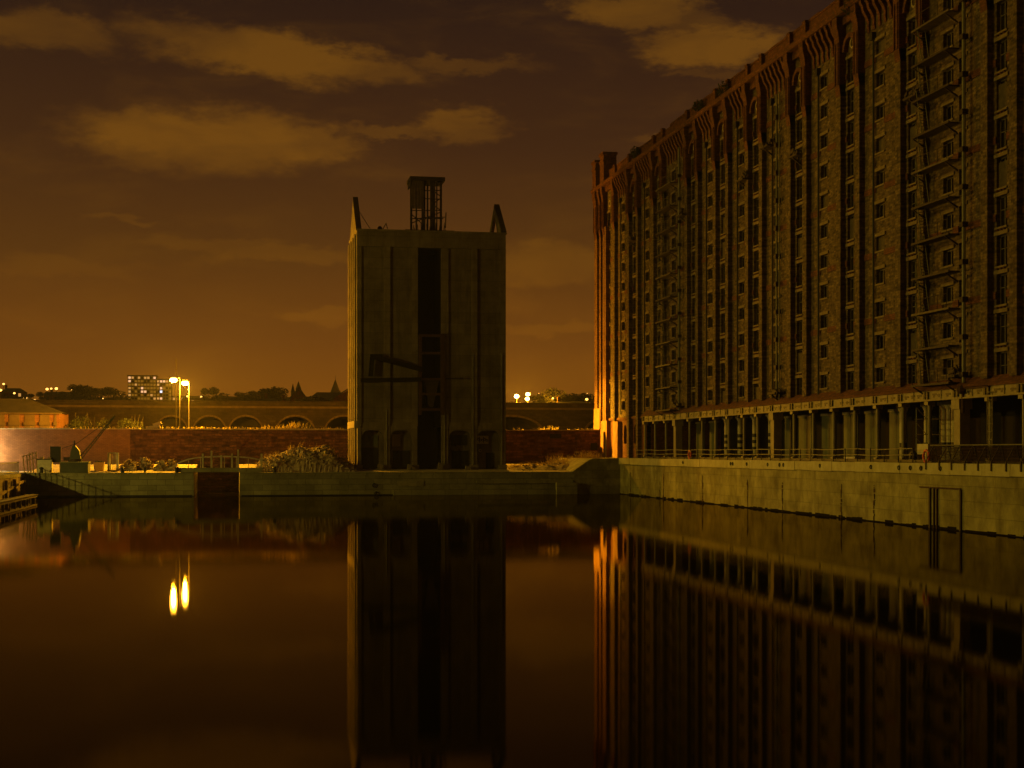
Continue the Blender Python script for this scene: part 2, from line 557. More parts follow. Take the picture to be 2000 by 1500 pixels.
# ================================================================== THE SETTING
YQ = 166.0          # face of the far quay
ZQ = 2.60           # its level
XW = 47.5           # warehouse front
XR = 43.8           # right quay edge
ZR = 4.15           # right quay level
XL = -22.1          # left return of the quay
YWALL = 186.0       # dock boundary wall
PX0, PX1 = -4.4, 0.55   # canal passage through the far quay

struct('water', MB().quad((-400, -200, 0), (XR + 0.5, -200, 0), (XR + 0.5, YWALL + 1, 0), (-400, YWALL + 1, 0)), wm)


def hgt(x, y):
    s = min(1, max(0, (y - 255) / 420.0))
    s = s * s * (3 - 2 * s)
    right = min(1, max(0, (x - 60) / 160.0))
    return 5.5 + (21.0 - 7 * right) * s + 4.0 * min(1, max(0, (y - 680) / 700.0)) + 1.6 * math.sin(x * .021 + 1) * s + 1.1 * math.sin(x * .057 + y * .01) * s


g = MB()
xs = [-1600, -900, -600] + [-450 + 30 * i for i in range(41)] + [1000, 1600]
ys = [YWALL + .6, 200, 225, 250] + [280 + 40 * i for i in range(24)] + [1500, 2500, 4000]
for yy in ys:
    for xx in xs:
        g.v.append((xx, yy, hgt(xx, yy)))
nx = len(xs)
for j in range(len(ys) - 1):
    for i in range(nx - 1):
        a = j * nx + i
        g.f.append((a, a + 1, a + nx + 1, a + nx))
struct('ground', g, M['earth'], 'dark rising ground and hillside behind the dock wall')
struct('road', MB().quad((-300, 188.2, 5.62), (300, 188.2, 5.62), (300, 197, 5.62), (-300, 197, 5.62)), M['tarmac'])

# far quay: two solid blocks either side of the passage, masonry face and a coping course of single stones
qf = thing('quay', (0, YQ, 0), 'low stone quay across the far end of the dock', None)
tag(qf, None, None, None, 'structure')
r = R(11)
for (x0, x1) in ((XL, PX0), (PX1, 38.3)):
    new('quay_wall', MB().box(x0, x1, YQ + .06, YWALL - .6, -2, ZQ - .34), M['quay_stone'], qf)
    new('quay_top', MB().prism([(YQ + .9, ZQ - .34), (YWALL - .6, ZQ - .34), (YWALL - .6, 3.4), (YQ + 14, 3.3), (YQ + 3, ZQ + .02), (YQ + .9, ZQ - .02)], 'x', x0, x1), M['apron'], qf)
    x = x0
    while x < x1 - .3:
        l = min(r.uniform(1.5, 2.3), x1 - x)
        dz = r.uniform(-.02, .02)
        new('coping_stone', MB().box(x + .012, x + l - .012, YQ - .02 + r.uniform(-.02, .02), YQ + .9, ZQ - .34, ZQ + dz), M['quay_stone'], qf)
        x += l
# ledge and repairs on the right half of the far quay
new('ledge', MB().box(17.5, 38.2, YQ - .35, YQ + .05, -1, 0.55), M['quay_stone'], qf)
new('ledge', MB().box(27.0, 38.2, YQ - .22, YQ + .05, 1.25, 1.62), M['quay_stone'], qf)
new('buttress', MB().box(36.2, 38.6, YQ - .8, YQ + .05, -1, 1.35), M['quay_face'], qf)
new('patch', MB().box(18.0, 21.0, YQ - .06, YQ + .05, 1.0, 1.6), M['quay_face'], qf)
new('timber_sill', MB().box(XL, PX0 - .2, YQ - .08, YQ + .05, -.2, .16), M['black'], qf)
new('timber_sill', MB().box(PX1 + .2, 36, YQ - .08, YQ + .05, -.2, .12), M['black'], qf)
for (px, py) in ((731, 948), (735, 968)):
    p = at(px, py, YQ)
    new('mooring_ring', MB().torus((p.x, YQ - .06, max(.2, p.z)), .2, .05, 'y'), M['black'], qf)

# left return of the quay
ql = thing('quay', (XL, 140, 0), 'quay returning towards the viewer at the left edge', None)
tag(ql, None, None, None, 'structure')
new('quay_wall', MB().box(-400, XL - .06, 20, YWALL - .6, -2, ZQ - .34), M['timber'], ql)
new('quay_top', MB().box(-400, XL - .9, 20, YWALL - .6, ZQ - .34, ZQ - .02), M['apron'], ql)
y = 100.0
while y < YWALL - 1:
    l = min(r.uniform(1.5, 2.3), YQ + .4 - y) if y < YQ else 2.0
    if l < .2:
        break
    new('coping_stone', MB().box(XL - .9, XL + .02, y + .012, y + l - .012, ZQ - .34, ZQ + r.uniform(-.02, .02)), M['quay_stone'], ql)
    y += l
for yy in (163.5, 157, 151.5, 146):
    new('fender_post', MB().box(XL, XL + .3, yy - .18, yy + .18, -1, ZQ - .5), M['timber'], ql)
new('fender_rail', MB().obox((XL + .14, 155, 1.25), Vector((.1, 0, 0)), Vector((0, 8.5, 0.55)), Vector((0, 0, .12))), M['timber'], ql)

# near quay under the viewer
struct('near_quay', MB().box(-400, XR + .3, -200, 1.5, -2, 3.3), M['quay_stone'])

# right quay in front of the warehouse
qr = thing('quay', (XR, 120, 0), 'high pale concrete quay wall along the warehouse', None)
tag(qr, None, None, None, 'structure')
new('quay_wall', MB().box(XR + .07, 110, -200, YQ - .02, -2, ZR - .68), M['quay_face'], qr)
new('quay_top', MB().box(XR + 1.0, 110, -200, YQ - .02, ZR - .68, ZR - .02), M['apron'], qr)
new('quay_wall', MB().box(38.3, 110, YQ, 230, -2, ZQ - .3), M['quay_face'], qr)
new('ramp', MB().prism([(38.3, ZQ - .3), (110, ZQ - .3), (110, ZR - .03), (40.7, ZR - .03), (40.2, ZR - .2), (38.3, ZQ + .06)], 'y', YQ + .02, 230), M['quay_face'], qr)
y = 40.0
k = 0
while y < YQ - .1:
    l = min(r.uniform(3.0, 4.2), YQ + .3 - y)
    new('coping_block', MB().box(XR - .10 + r.uniform(-.015, .015), XR + 1.0, y + .012, y + l - .012, ZR - .68 - r.uniform(0, .05), ZR + r.uniform(-.015, .02)), M['coping'], qr)
    y += l
new('kerb_timber', MB().box(XR + .35, XR + .65, 84, 158, ZR + .02, ZR + .20), M['black'], qr)
# rusty chains, ladder and pipe frame down the quay face
for i, (px, top, bot) in enumerate(((1231, 922, 962), (1295, 925, 985), (1371, 928, 1002), (1459, 935, 1002), (1642, 945, 1014), (1706, 945, 1023), (1288, 940, 975), (1527, 942, 1000))):
    p = atx(px, top, XR)
    q = atx(px, bot, XR)
    m = MB()
    z = p.z
    rr_ = R(i + 50)
    yj = p.y
    while z > max(-.1, q.z - .6):
        h = rr_.uniform(.12, .45)
        w = rr_.choice((.03, .04, .06, .10)) * rr_.uniform(.8, 1.2)
        yj = p.y + rr_.uniform(-.07, .07)
        m.box(XR + rr_.uniform(.0, .04), XR + .1, yj - w, yj + w, z - h, z - rr_.choice((.0, .02, .08)))
        z -= h
    new('rusty_chain', m, M['rust'], qr)
pf = [atx(px, 952, XR) for px in (1796, 1816, 1824, 1830, 1876)]
m = MB()
m.box(XR - .04, XR + .1, pf[4].y, pf[0].y, pf[1].z - .04, pf[1].z + .04)
new('rail_pipe', m, M['rust'], qr)
for i, (k, w) in enumerate(((1, .09), (2, .04), (3, .05), (4, .08))):
    new('fender_strip', MB().box(XR - .05, XR + .1, pf[k].y - w, pf[k].y + w, -.3, pf[1].z - .05), M['rust'] if i in (1, 2) else M['steel_dark'], qr)
m = MB()
yj = 60.0
rt = R(61)
while yj < YQ - .1:
    l = min(rt.uniform(.3, 1.3), YQ - .02 - yj)
    m.box(XR + .02, XR + .1, yj, yj + l, -.3, rt.uniform(.05, .22))
    yj += l
new('tide_weed', m, M['dead_black'], qr)['kind'] = 'stuff'
for i in range(14):
    yy = R(200 + i).uniform(86, 158)
    new('mooring_eye', MB().torus((XR - .13, yy, ZR - .34), .13, .04, 'x', 10, 5), M['black'], qr)

# ================================================================== BOUNDARY WALL
zt = at(500, 838, YWALL).z
X_SPLIT = at(255, 860, YWALL).x
wall = thing('dock_wall', (20, YWALL, ZQ), 'long rough red stone boundary wall running behind the concrete silo', 'wall')
r = R(3)


def ring_opening(mb, x0, x1, z0, z1, y0, y1, cx, rad, sp):
    """wall slab with an arched opening cx +- rad, springing at sp"""
    n = 10
    pts = [(x0, z0), (cx - rad, z0), (cx - rad, sp)] + [(cx - rad * math.cos(math.pi * i / n), sp + rad * .55 * math.sin(math.pi * i / n)) for i in range(1, n)] + [(cx + rad, sp), (cx + rad, z0), (x1, z0), (x1, z1), (x0, z1)]
    mb.prism(pts, 'y', y0, y1)


new('wall_body', MB().box(X_SPLIT, 46.3, YWALL - .45, YWALL + .45, -1.5, zt - .12), M['brick_wall'], wall)
x = X_SPLIT
while x < 46.2:
    l = min(r.uniform(.9, 1.5), 46.3 - x)
    new('coping_stone', MB().box(x + .01, x + l - .01, YWALL - .55 + r.uniform(-.03, .03), YWALL + .55, zt - .12, zt + r.uniform(-.03, .09)), M['sandstone'], wall)
    x += l
for (px, py, w, h) in ((1085, 852, 1.5, .6), (1160, 872, .9, .9), (640, 872, .5, .4)):
    p = at(px, py, YWALL - .45)
    new('blocked_opening', MB().box(p.x - w / 2, p.x + w / 2, YWALL - .49, YWALL - .44, p.z - h / 2, p.z + h / 2), M['black'], wall)
for i in range(9):
    xx = 4 + i * 4.9
    if 12 < xx < 33:
        continue
    new('buttress', MB().box(xx, xx + .5, YWALL - .62, YWALL - .44, -1, zt - .5), M['brick_wall'], wall)
arch = MB()
nseg = 11
pc = at(437, 927, YWALL - .5)
for i in range(nseg):
    a0, a1 = math.pi * i / nseg, math.pi * (i + .9) / nseg
    pts = [(-1.9 + 2.3 * math.cos(a) * s, -.2 + 2.0 * math.sin(a) * s) for a, s in ((a0, 1), (a1, 1), (a1, 1.17), (a0, 1.17))]
    new('arch_stone', MB().prism(pts, 'y', YWALL - .56, YWALL - .44), M['brick_wall'], wall)
wl = thing('dock_wall', (-30, YWALL, ZQ), 'smoother orange brick boundary wall behind the small derrick at left', 'wall')
new('wall_body', MB().box(-120, X_SPLIT - .02, YWALL - .42, YWALL + .42, -1.5, zt - .10), M['brick_smooth'], wl)
x = -60.0
while x < X_SPLIT - .1:
    l = min(r.uniform(1.1, 1.6), X_SPLIT - .02 - x)
    new('coping_stone', MB().box(x + .01, x + l - .01, YWALL - .52, YWALL + .52, zt - .10, zt + r.uniform(-.02, .05)), M['sandstone'], wl)
    x += l

# ================================================================== CONCRETE SILO
YT, XT0, XT1, ZT = 172.0, 13.95, 31.5, 30.55
YB = 182.6
sil = thing('silo', (22.7, 177, ZQ), 'derelict concrete grain silo with ribbed front and black central shaft', 'silo')
X_ = lambda px: at(px, 800, YT).x
sx0, sx1 = X_(816), X_(862)
zb = at(800, 832, YT).z
ztop_open = at(840, 484, YT).z
new('wall', MB().box(XT0 + .02, sx0, YT + .2, YB, zb, ZT - 1.75).box(sx1, XT1 - .02, YT + .2, YB, zb, ZT - 1.75).box(sx0 - .1, sx1 + .1, YT + 6.5, YB - .02, ZQ, ZT - 1.8), M['concrete'], sil)
new('shaft_shade', MB().box(sx0, sx1, YT + 6.2, YT + 6.48, ZQ, ztop_open).box(sx0, sx0 + .05, YT + .5, YT + 6.2, zb, ztop_open - .02).box(sx1 - .05, sx1, YT + .5, YT + 6.2, zb, ztop_open - .02), M['dead_black'], sil)  # black sheets added inside the shaft to hold its shade
new('top_band', MB().box(XT0, XT1, YT, YB + .05, ztop_open, ZT), M['concrete'], sil)
new('roof_slab', MB().box(XT0 - .12, XT1 + .12, YT - .12, YB + .15, ZT + .004, ZT + .22), M['concrete_rib'], sil)
ribs = [(697, 706, 0), (750, 762, .06), (805, 816, 0), (862, 876, 0), (921, 932, .06), (977, 988, 0)]
for i, (a, b, d) in enumerate(ribs):
    xa, xb = X_(a), X_(b)
    if i == 0:
        xa = XT0
    if i == 5:
        xb = XT1
    new('rib', MB().box(xa, xb, YT - .02 - d, YT + .32, zb, ztop_open - .01), M['concrete_rib'], sil)
    new('column', MB().box(xa + .06, xb - .06, YT - .02, YT + .75, ZQ, zb - .01), M['concrete_rib'], sil)
    new('column_base', MB().box(xa - .12, xb + .12, YT - .22, YT + .9, ZQ, ZQ + .75), M['concrete_rib'], sil)
for i, (a, b) in enumerate(((706, 750), (762, 805), (876, 921), (932, 977))):
    xa, xb = X_(a), X_(b)
    # recessed panel lines: lower sill of each panel and cast joints
    new('panel_sill', MB().box(xa, xb, YT + .10, YT + .21, zb - .01, zb + .42), M['concrete_rib'], sil)
    # arched head of the ground floor bay: haunches
    w = xb - xa
    for s in (0, 1):
        e = xa if s == 0 else xb
        d = 1 if s == 0 else -1
        pts = [(e - d * .05, zb), (e - d * .05, zb - 1.5)] + [(e + d * (.85 - .85 * math.cos(math.pi / 2 * k / 6)), zb - 1.5 + 1.0 * math.sin(math.pi / 2 * k / 6)) for k in range(1, 7)] + [(e + d * w * .5, zb - .5), (e + d * w * .5, zb)]
        new('arch_haunch', MB().prism(pts, 'y', YT + .08, YT + .6), M['concrete_rib'], sil)
    new('bay_wall', MB().box(xa - .2, xb + .2, YT + 1.25, YT + 1.5, ZQ, zb), M['concrete'], sil)
    for zz in (0.32, 0.56, 0.80):
        z0 = zb + (ztop_open - zb) * zz
        new('cast_joint', MB().box(xa + .02, xb - .02, YT + .17, YT + .22, z0, z0 + .09), M['concrete'], sil)
new('wall', MB().box(XT0, XT0 + .35, YT + .76, YB, ZQ, zb).box(XT1 - .35, XT1, YT + .76, YB, ZQ, zb).box(XT0 + .35, XT1 - .35, YB - .4, YB - .02, ZQ, zb), M['concrete'], sil)
# pilasters on the lamp-lit left side
for i in range(4):
    y0 = YT + .9 + i * 3.0
    new('side_rib', MB().box(XT0 - .22, XT0 + .03, y0, y0 + .8, ZQ, ZT - .3), M['concrete_rib'], sil)
    new('side_rib', MB().box(XT1 - .03, XT1 + .18, y0, y0 + .8, ZQ, ZT - .3), M['concrete_rib'], sil)
new('side_band', MB().box(XT0 - .3, XT0 + .02, YT + .2, YB, 7.7, 8.5), M['concrete_rib'], sil)
# gables at both ends of the roof
pkl = at(691, 388, 177).z
for (xx, dx, pk, slot) in ((XT0, .42, pkl, False), (XT1 - .42, .42, pkl - .35, True)):
    pts = [(YT + .1, ZT + .2), (YT + 5.0, pk), (YT + 5.9, pk), (YB, ZT + .2)]
    if slot:
        new('gable', MB().prism([pts[0], pts[1], pts[2], (YT + 3.2, ZT + .2)], 'x', xx, xx + dx).prism([(YT + 5.2, pk - .4), pts[2], pts[3], (YB - 1.2, ZT + .2)], 'x', xx + .02, xx + dx - .02), M['concrete'], sil)
    else:
        new('gable', MB().prism(pts, 'x', xx, xx + dx), M['concrete'], sil)
    new('gable_coping', MB().obox((xx + dx / 2, (pts[0][0] + pts[1][0]) / 2, (pts[0][1] + pts[1][1]) / 2 + .08), Vector((dx / 2 + .1, 0, 0)), Vector((0, pts[1][0] - pts[0][0], pts[1][1] - pts[0][1])) / 2, Vector((0, -.1, .12))), M['steel_dark'], sil)
p0, p1 = at(695, 403, 177.5), at(725, 450, 177.5)
new('stay_wire', MB().tube(p0, p1, .04, 5), M['steel_dark'], sil)
# head house on the roof: tin cabin on a steel frame
hx0, hx1 = at(801, 400, 176).x, at(863, 400, 176).x
hz0, hz1 = ZT + .2, at(830, 349, 176).z
hh = new('head_house', MB().box(hx0 - .15, hx1 + .2, 174.6, 178.4, hz1 - .45, hz1).box(hx0 - .05, hx0 + .1, 174.8, 178.2, hz1 - 1.0, hz1 - .44), M['steel_dark'], sil)
xm = at(825, 400, 176).x
for i in range(8):
    xa = hx0 + .02 + (xm - hx0) * i / 8
    new('tin_sheet', MB().box(xa, xa + (xm - hx0) / 8 - .015, 174.8 + .04 * (i % 2), 174.9 + .04 * (i % 2), at(815, 408, 175).z, hz1 - .46), M['tin'], hh)
for px, w in ((803, .12), (827, .22), (845, .30), (861, .12), (813, .08), (853, .06)):
    xx = at(px, 400, 175.2).x
    new('post', MB().box(xx - w, xx + w, 175.0, 175.3, hz0, hz1 - .44), M['steel_dark'], hh)
for px, w in ((803, .1), (835, .1), (861, .1)):
    xx = at(px, 400, 178).x
    new('post', MB().box(xx - w, xx + w, 177.9, 178.1, hz0, hz1 - .44), M['steel_dark'], hh)
for (a, b) in (((803, 436), (862, 414)), ((803, 418), (828, 440)), ((846, 372), (862, 385)), ((846, 398), (862, 386)), ((846, 400), (862, 412)), ((828, 425), (862, 425)), ((803, 411), (862, 411)), ((828, 372), (862, 372)), ((828, 388), (862, 389)), ((803, 427), (866, 427))):
    new('brace', MB().tube(at(*a, 175.1), at(*b, 175.1), .06, 5), M['steel_dark'], hh)
for px in (806, 811, 817, 823, 829, 834, 839, 845, 851, 857, 862, 866, 870):
    a = at(px, 444, 174.4)
    new('baluster', MB().tube((a.x, 174.4, hz0), (a.x + R(px).uniform(-.15, .15), 174.4, hz0 + R(px + 1).uniform(.7, 1.5)), .045, 5), M['steel_dark'], hh)
new('handrail', MB().tube(at(800, 427, 174.4), at(871, 424, 174.4), .05, 5).tube(at(870, 445, 174.4), at(871, 415, 174.4), .07, 5), M['steel_dark'], hh)
for (a, b, z) in ((757, 922, .22), (790, 886, .38), (740, 800, .12)):
    new('roof_plant', MB().box(at(a, 450, 175).x, at(b, 450, 175).x, 174.2, 178.6, ZT + .22, ZT + .25 + z), M['steel_dark'], sil)
new('roof_plant', MB().tube(at(747, 449, 174), at(754, 436, 174), .05, 5).tube(at(757, 447, 174), at(754, 436, 174), .05, 5).ball(at(742, 447, 174), .3, .3, .35), M['steel_dark'], sil)
# unloading leg: steel hoist in the shaft with a horizontal boom and an inclined arm to the left
hl = new('unloading_leg', MB().box(sx0 + .1, sx0 + .45, YT - .3, YT + .1, 9.2, at(840, 655, YT).z).box(sx1 - .1, sx1 + .32, YT - .35, YT - .02, 9.2, at(840, 652, YT).z), M['rust'], sil)
for py in (656, 690, 741, 770, 800):
    z = at(840, py, YT).z
    new('cross_beam', MB().box(sx0 + .1, sx1 + .3, YT - .42, YT - .3, z - .14, z + .14), M['rust'], hl)
b0, b1 = at(704, 743, YT - .5), at(822, 741, YT - .5)
new('boom', MB().obox((b0 + b1) / 2, (b1 - b0) / 2, Vector((0, .2, 0)), Vector((0, 0, .24))), M['dead_black'], hl)
b0, b1 = at(737, 699, YT - .5), at(826, 722, YT - .5)
new('arm', MB().obox((b0 + b1) / 2, (b1 - b0) / 2, Vector((0, .18, 0)), Vector((0, 0, .28))), M['dead_black'], hl)
b0, b1 = at(724, 735, YT - .5), at(727, 698, YT - .5)
new('mast', MB().obox((b0 + b1) / 2, Vector((.26, 0, 0)), Vector((0, .15, 0)), (b1 - b0) / 2).obox(at(735, 697, YT - .5), Vector((.7, 0, 0)), Vector((0, .17, 0)), Vector((0, 0, .3))), M['dead_black'], hl)
new('boom_tail', MB().obox((at(870, 740, YT - .3) + at(905, 738, YT - .3)) / 2, Vector((1.05, 0, .03)), Vector((0, .1, 0)), Vector((0, 0, .08))), M['steel_dark'], hl)
new('hopper', MB().prism([(at(828, 745, YT).x, at(828, 742, YT).z), (at(858, 745, YT).x, at(858, 742, YT).z), (at(846, 790, YT).x, at(846, 795, YT).z), (at(838, 790, YT).x, at(838, 795, YT).z)], 'y', YT + .1, YT + 1.6), M['steel_dark'], hl)
new('shaft_foot_shade', MB().box(sx0 + .3, sx1 - .4, YT + 1.2, YT + 1.4, ZQ, at(835, 838, YT).z), M['dead_black'], hl)  # blackened so the shaft's shade runs down to the ground
# oddments in the ground floor bays
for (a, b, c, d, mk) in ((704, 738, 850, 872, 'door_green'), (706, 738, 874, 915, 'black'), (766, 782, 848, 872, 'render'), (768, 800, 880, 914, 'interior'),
                         (880, 912, 850, 870, 'interior'), (882, 915, 880, 914, 'interior'), (949, 964, 884, 916, 'interior'), (822, 848, 848, 915, 'dead_black')):  # last panel blackened with the shaft's shade
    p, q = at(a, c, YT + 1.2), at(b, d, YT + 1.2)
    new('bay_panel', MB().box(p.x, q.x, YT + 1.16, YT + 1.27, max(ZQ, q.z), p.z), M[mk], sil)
p, q = at(930, 851, YT + 1.1), at(954, 867, YT + 1.1)
sg = new('painted_board', MB().box(p.x, q.x, YT + 1.08, YT + 1.16, q.z, p.z), M['white_paint'], sil)
rg = R(77)
for i in range(5):
    xx = p.x + .14 + i * (q.x - p.x - .2) / 5
    m = MB()
    m.torus((xx + .12, YT + 1.07, (p.z + q.z) / 2 + rg.uniform(-.08, .08)), .12, .035, 'y', 8, 4)
    if i % 2:
        m.box(xx - .04, xx + .04, YT + 1.05, YT + 1.078, q.z + .15, p.z - .12)
    new('graffiti_stroke', m, M['black'], sg)
p = at(938, 880, YT + 1.1)
new('graffiti_stroke', MB().torus((p.x, YT + 1.14, p.z), .16, .045, 'y', 10, 4), M['white_paint'], sil)
for px, w, h in ((742, 10, 14), (800, 10, 13), (860, 14, 16), (913, 9, 10), (806, 8, 8)):
    p = at(px, 918, YT - .9)
    new('guard_stone', MB().prism([(p.x - .3, ZQ), (p.x + .3, ZQ), (p.x + .22, ZQ + h * .06), (p.x - .2, ZQ + h * .065)], 'y', YT - 1.1, YT - .6), M['concrete_rib'], sil)
for i, px in enumerate((755, 868, 924, 980)):
    x = at(px, 700, YT).x
    new('drain_pipe', MB().tube((x, YT - .12, ZQ + .2), (x, YT - .12, at(px, 690 if i > 1 else 800, YT).z), .07, 6), M['pipe'], sil)

# ================================================================== TOBACCO WAREHOUSE
wh = thing('warehouse', (XW, 130, ZR), 'huge dark brick dockside warehouse of many storeys with iron colonnade', 'warehouse')
Aedge = [188.5, 174.5, 163.8, 151.0, 141.6, 132.1, 121.4, 110.7, 100.0, 87.5, 76.8]
Bedge = [181.4, 170.5, 160.1, 147.3, 137.8, 128.4, 117.8, 107.1, 96.4, 83.9, 73.2]
YEND, YCOR, YCOL = 60.0, 191.4, 167.6
HEADS = [35.77 - 2.459 * k for k in range(11)]
op = []       # wall openings y0,y1,z0,z1
wins = []
for i in range(11):
    a, b = Aedge[i], Bedge[i]
    mid = (a + b) / 2
    mid += .22
    w2 = (mid - .65, mid + .65)
    yn = Aedge[i + 1] if i < 10 else 64.0
    yw = b - 2.65
    w1 = (yw - 1.45, yw)
    for k, h in enumerate(HEADS):
        op.append((w2[0], w2[1], h - 1.95, h))
        wins.append((2, (w2[0] + w2[1]) / 2, h, i, k))
        if w1[0] > yn + 1.3:
            op.append((w1[0], w1[1], h - 1.08, h))
            wins.append((1, (w1[0] + w1[1]) / 2, h, i, k))
    # doors behind the fire escapes
    if i in (2, 8):
        for k, h in enumerate(HEADS):
            op.append((b - 5.9, b - 4.9, h - 1.5, h + .2))
            wins.append((3, b - 5.4, h + .2, i, k))
arched = [(176.6, 178.0, 5.9, 8.2), (171.8, 173.2, 5.9, 8.2)]
op += arched


def holed_wall(X, y0, y1, z0, z1, ops, depth):
    """front skin facing -X with openings and their reveals"""
    mb = MB()
    yc = sorted(set([y0, y1] + [v for o in ops for v in o[:2]]))
    for a, b in zip(yc, yc[1:]):
        cols = sorted([o for o in ops if o[0] < b - 1e-6 and o[1] > a + 1e-6], key=lambda o: o[2])
        z = z0
        for o in cols:
            if o[2] > z:
                mb.quad((X, a, z), (X, a, o[2]), (X, b, o[2]), (X, b, z))
            z = o[3]
        if z < z1:
            mb.quad((X, a, z), (X, a, z1), (X, b, z1), (X, b, z))
    D = X + depth
    for (a, b, c, d) in ops:
        mb.quad((X, a, c), (X, a, d), (D, a, d), (D, a, c))
        mb.quad((X, b, c), (D, b, c), (D, b, d), (X, b, d))
        mb.quad((X, a, c), (D, a, c), (D, b, c), (X, b, c))
        mb.quad((X, a, d), (X, b, d), (D, b, d), (D, a, d))
    return mb


op_hi = [o for o in op if o[2] > 9]
new('front_wall', holed_wall(XW, YEND, YCOR, 9.0, 39.2, op_hi, .5), M['brick_yellow'], wh)
new('base_wall', holed_wall(XW, YCOL, YCOR, ZR, 9.0, arched, .5), M['brick_red'], wh)
new('rear_wall', MB().box(XW + .55, XW + 42, YEND, YEND + .5, ZR, 39).box(XW + .55, XW + 42, YCOR - .5, YCOR - .01, ZR, 39).box(XW + 41.5, XW + 42.2, YEND + .5, YCOR - .5, ZR, 39), M['brick_yellow'], wh)
new('roof', MB().box(XW + .5, XW + 42, YEND, YCOR - .02, 39.0, 39.5), M['slate'], wh)
new('inner_screen', MB().box(XW + .52, XW + .6, YEND + .5, YCOR - .5, 9.2, 38.9), M['interior'], wh)  # dark sheet put behind the openings for the unlit rooms
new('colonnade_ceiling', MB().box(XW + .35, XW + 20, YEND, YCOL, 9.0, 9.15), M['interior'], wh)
# string courses
for z in (14.55, 19.47, 24.39, 29.30, 34.22):
    ycuts = sorted([v for o in op_hi if o[2] < z + .5 and o[3] > z for v in o[:2]])
    segs, p = [], YEND
    for i in range(0, len(ycuts), 2):
        segs.append((p, ycuts[i]))
        p = ycuts[i + 1]
    segs.append((p, YCOR))
    for (a, b) in segs:
        if b - a > .05:
            new('string_course', MB().box(XW - .07, XW + .02, a, b, z, z + .46), M['brick_red'], wh)
# pilasters with dark returns, stepped out at the head
pil = [(e - .6, .85) for e in Aedge] + [(e - .6, .85) for e in Bedge] + [(189.9, 1.45), (186.1, .8), (178.9, .01)]
pil = [p for p in pil if p[1] > .1]
for (e, w) in pil:
    bottom = 9.55 if e < YCOL else ZR
    pm = M['pier_lit'] if e > 185 else M['brick_yellow']
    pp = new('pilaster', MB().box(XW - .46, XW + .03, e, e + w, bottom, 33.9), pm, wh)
    new('pilaster_head', MB().box(XW - .58, XW + .03, e - .04, e + w + .04, 33.9, 37.2).prism([(XW - .58, 37.2), (XW - .66, 37.9), (XW - .80, 38.5), (XW - .82, 39.2), (XW + .03, 39.2), (XW + .03, 37.2)], 'y', e - .04, e + w + .04).box(XW - .66, XW - .57, e + .08, e + .22, 33.9, 37.2).box(XW - .66, XW - .57, e + w - .22, e + w - .08, 33.9, 37.2), M['brick_red'], pp)
    new('pilaster_corbel', MB().prism([(XW - .46, 33.0), (XW - .58, 33.88), (XW + .03, 33.88), (XW + .03, 33.0)], 'y', e, e + w), M['brick_red'], pp)
# broad battered bases of the corner piers, lamp glow in their paler colour
new('corner_base', MB().prism([(XW - .535, 10.6), (XW - .56, 8.4), (XW - .66, 6.4), (XW - .92, ZR), (XW, ZR), (XW, 10.6)], 'y', 188.1, YCOR + .03), M['base_lit'], wh)
new('corner_base', MB().prism([(XW - .50, 8.9), (XW - .56, ZR), (XW, ZR), (XW, 8.9)], 'y', 184.6, 187.6), M['base_lit'], wh)
new('corner_base', MB().prism([(XW - .54, 8.7), (XW - .60, ZR), (XW, ZR), (XW, 8.7)], 'y', 178.9, 181.35), M['base_lit'], wh)
new('corner_buttress', MB().box(XW - .545, XW + .02, 184.9, 185.6, 8.9, 33.9), M['pier_lit'], wh)
new('plinth_ledge', MB().box(XW - .2, XW + .02, YCOL, YCOR, 8.85, 9.15), M['brick_red'], wh)
for (a, b, c, d) in arched:
    n = 8
    m = MB()
    for s in (0, 1):
        cy_ = (a + b) / 2
        rr_ = (b - a) / 2
        e = a if s == 0 else b
        dd = -1 if s == 0 else 1
        m.prism([(e, d)] + [(cy_ + dd * rr_ * math.cos(math.pi / 2 * k / n), d - rr_ + rr_ * math.sin(math.pi / 2 * k / n)) for k in range(n + 1)], 'x', XW, XW + .3)
    wdw = new('arched_window', m, M['brick_red'], wh)
    new('pane', MB().box(XW + .3, XW + .36, a - .02, b + .02, c - .02, d), M['glass'], wdw)
    new('glazing_bar', MB().box(XW + .24, XW + .30, (a + b) / 2 - .04, (a + b) / 2 + .04, c, d), M['frame'], wdw)
# windows: shared meshes
D0 = .26


def win_meshes(w, h, kind):
    fr_ = MB().box(D0, D0 + .07, -w / 2, -w / 2 + .09, -h, 0).box(D0, D0 + .07, w / 2 - .09, w / 2, -h, 0).box(D0, D0 + .07, -w / 2 + .09, w / 2 - .09, -.09, 0).box(D0, D0 + .07, -w / 2 + .09, w / 2 - .09, -h, -h + .08)
    fr_.box(D0 - .03, D0 + .05, -.055, .055, -h + .08, -.09)
    if kind == 2:
        fr_.box(D0, D0 + .05, -w / 2 + .09, w / 2 - .09, -h * .45, -h * .45 + .06)
    pn = MB().box(D0 + .075, D0 + .10, -w / 2, w / 2, -h, 0)
    li = MB().box(-.09, .12, -w / 2 - .2, w / 2 + .2, .003, .24)
    si = MB().box(-.10, .2, -w / 2 - .1, w / 2 + .1, -h - .13, -h - .003)
    return fr_, pn, li, si


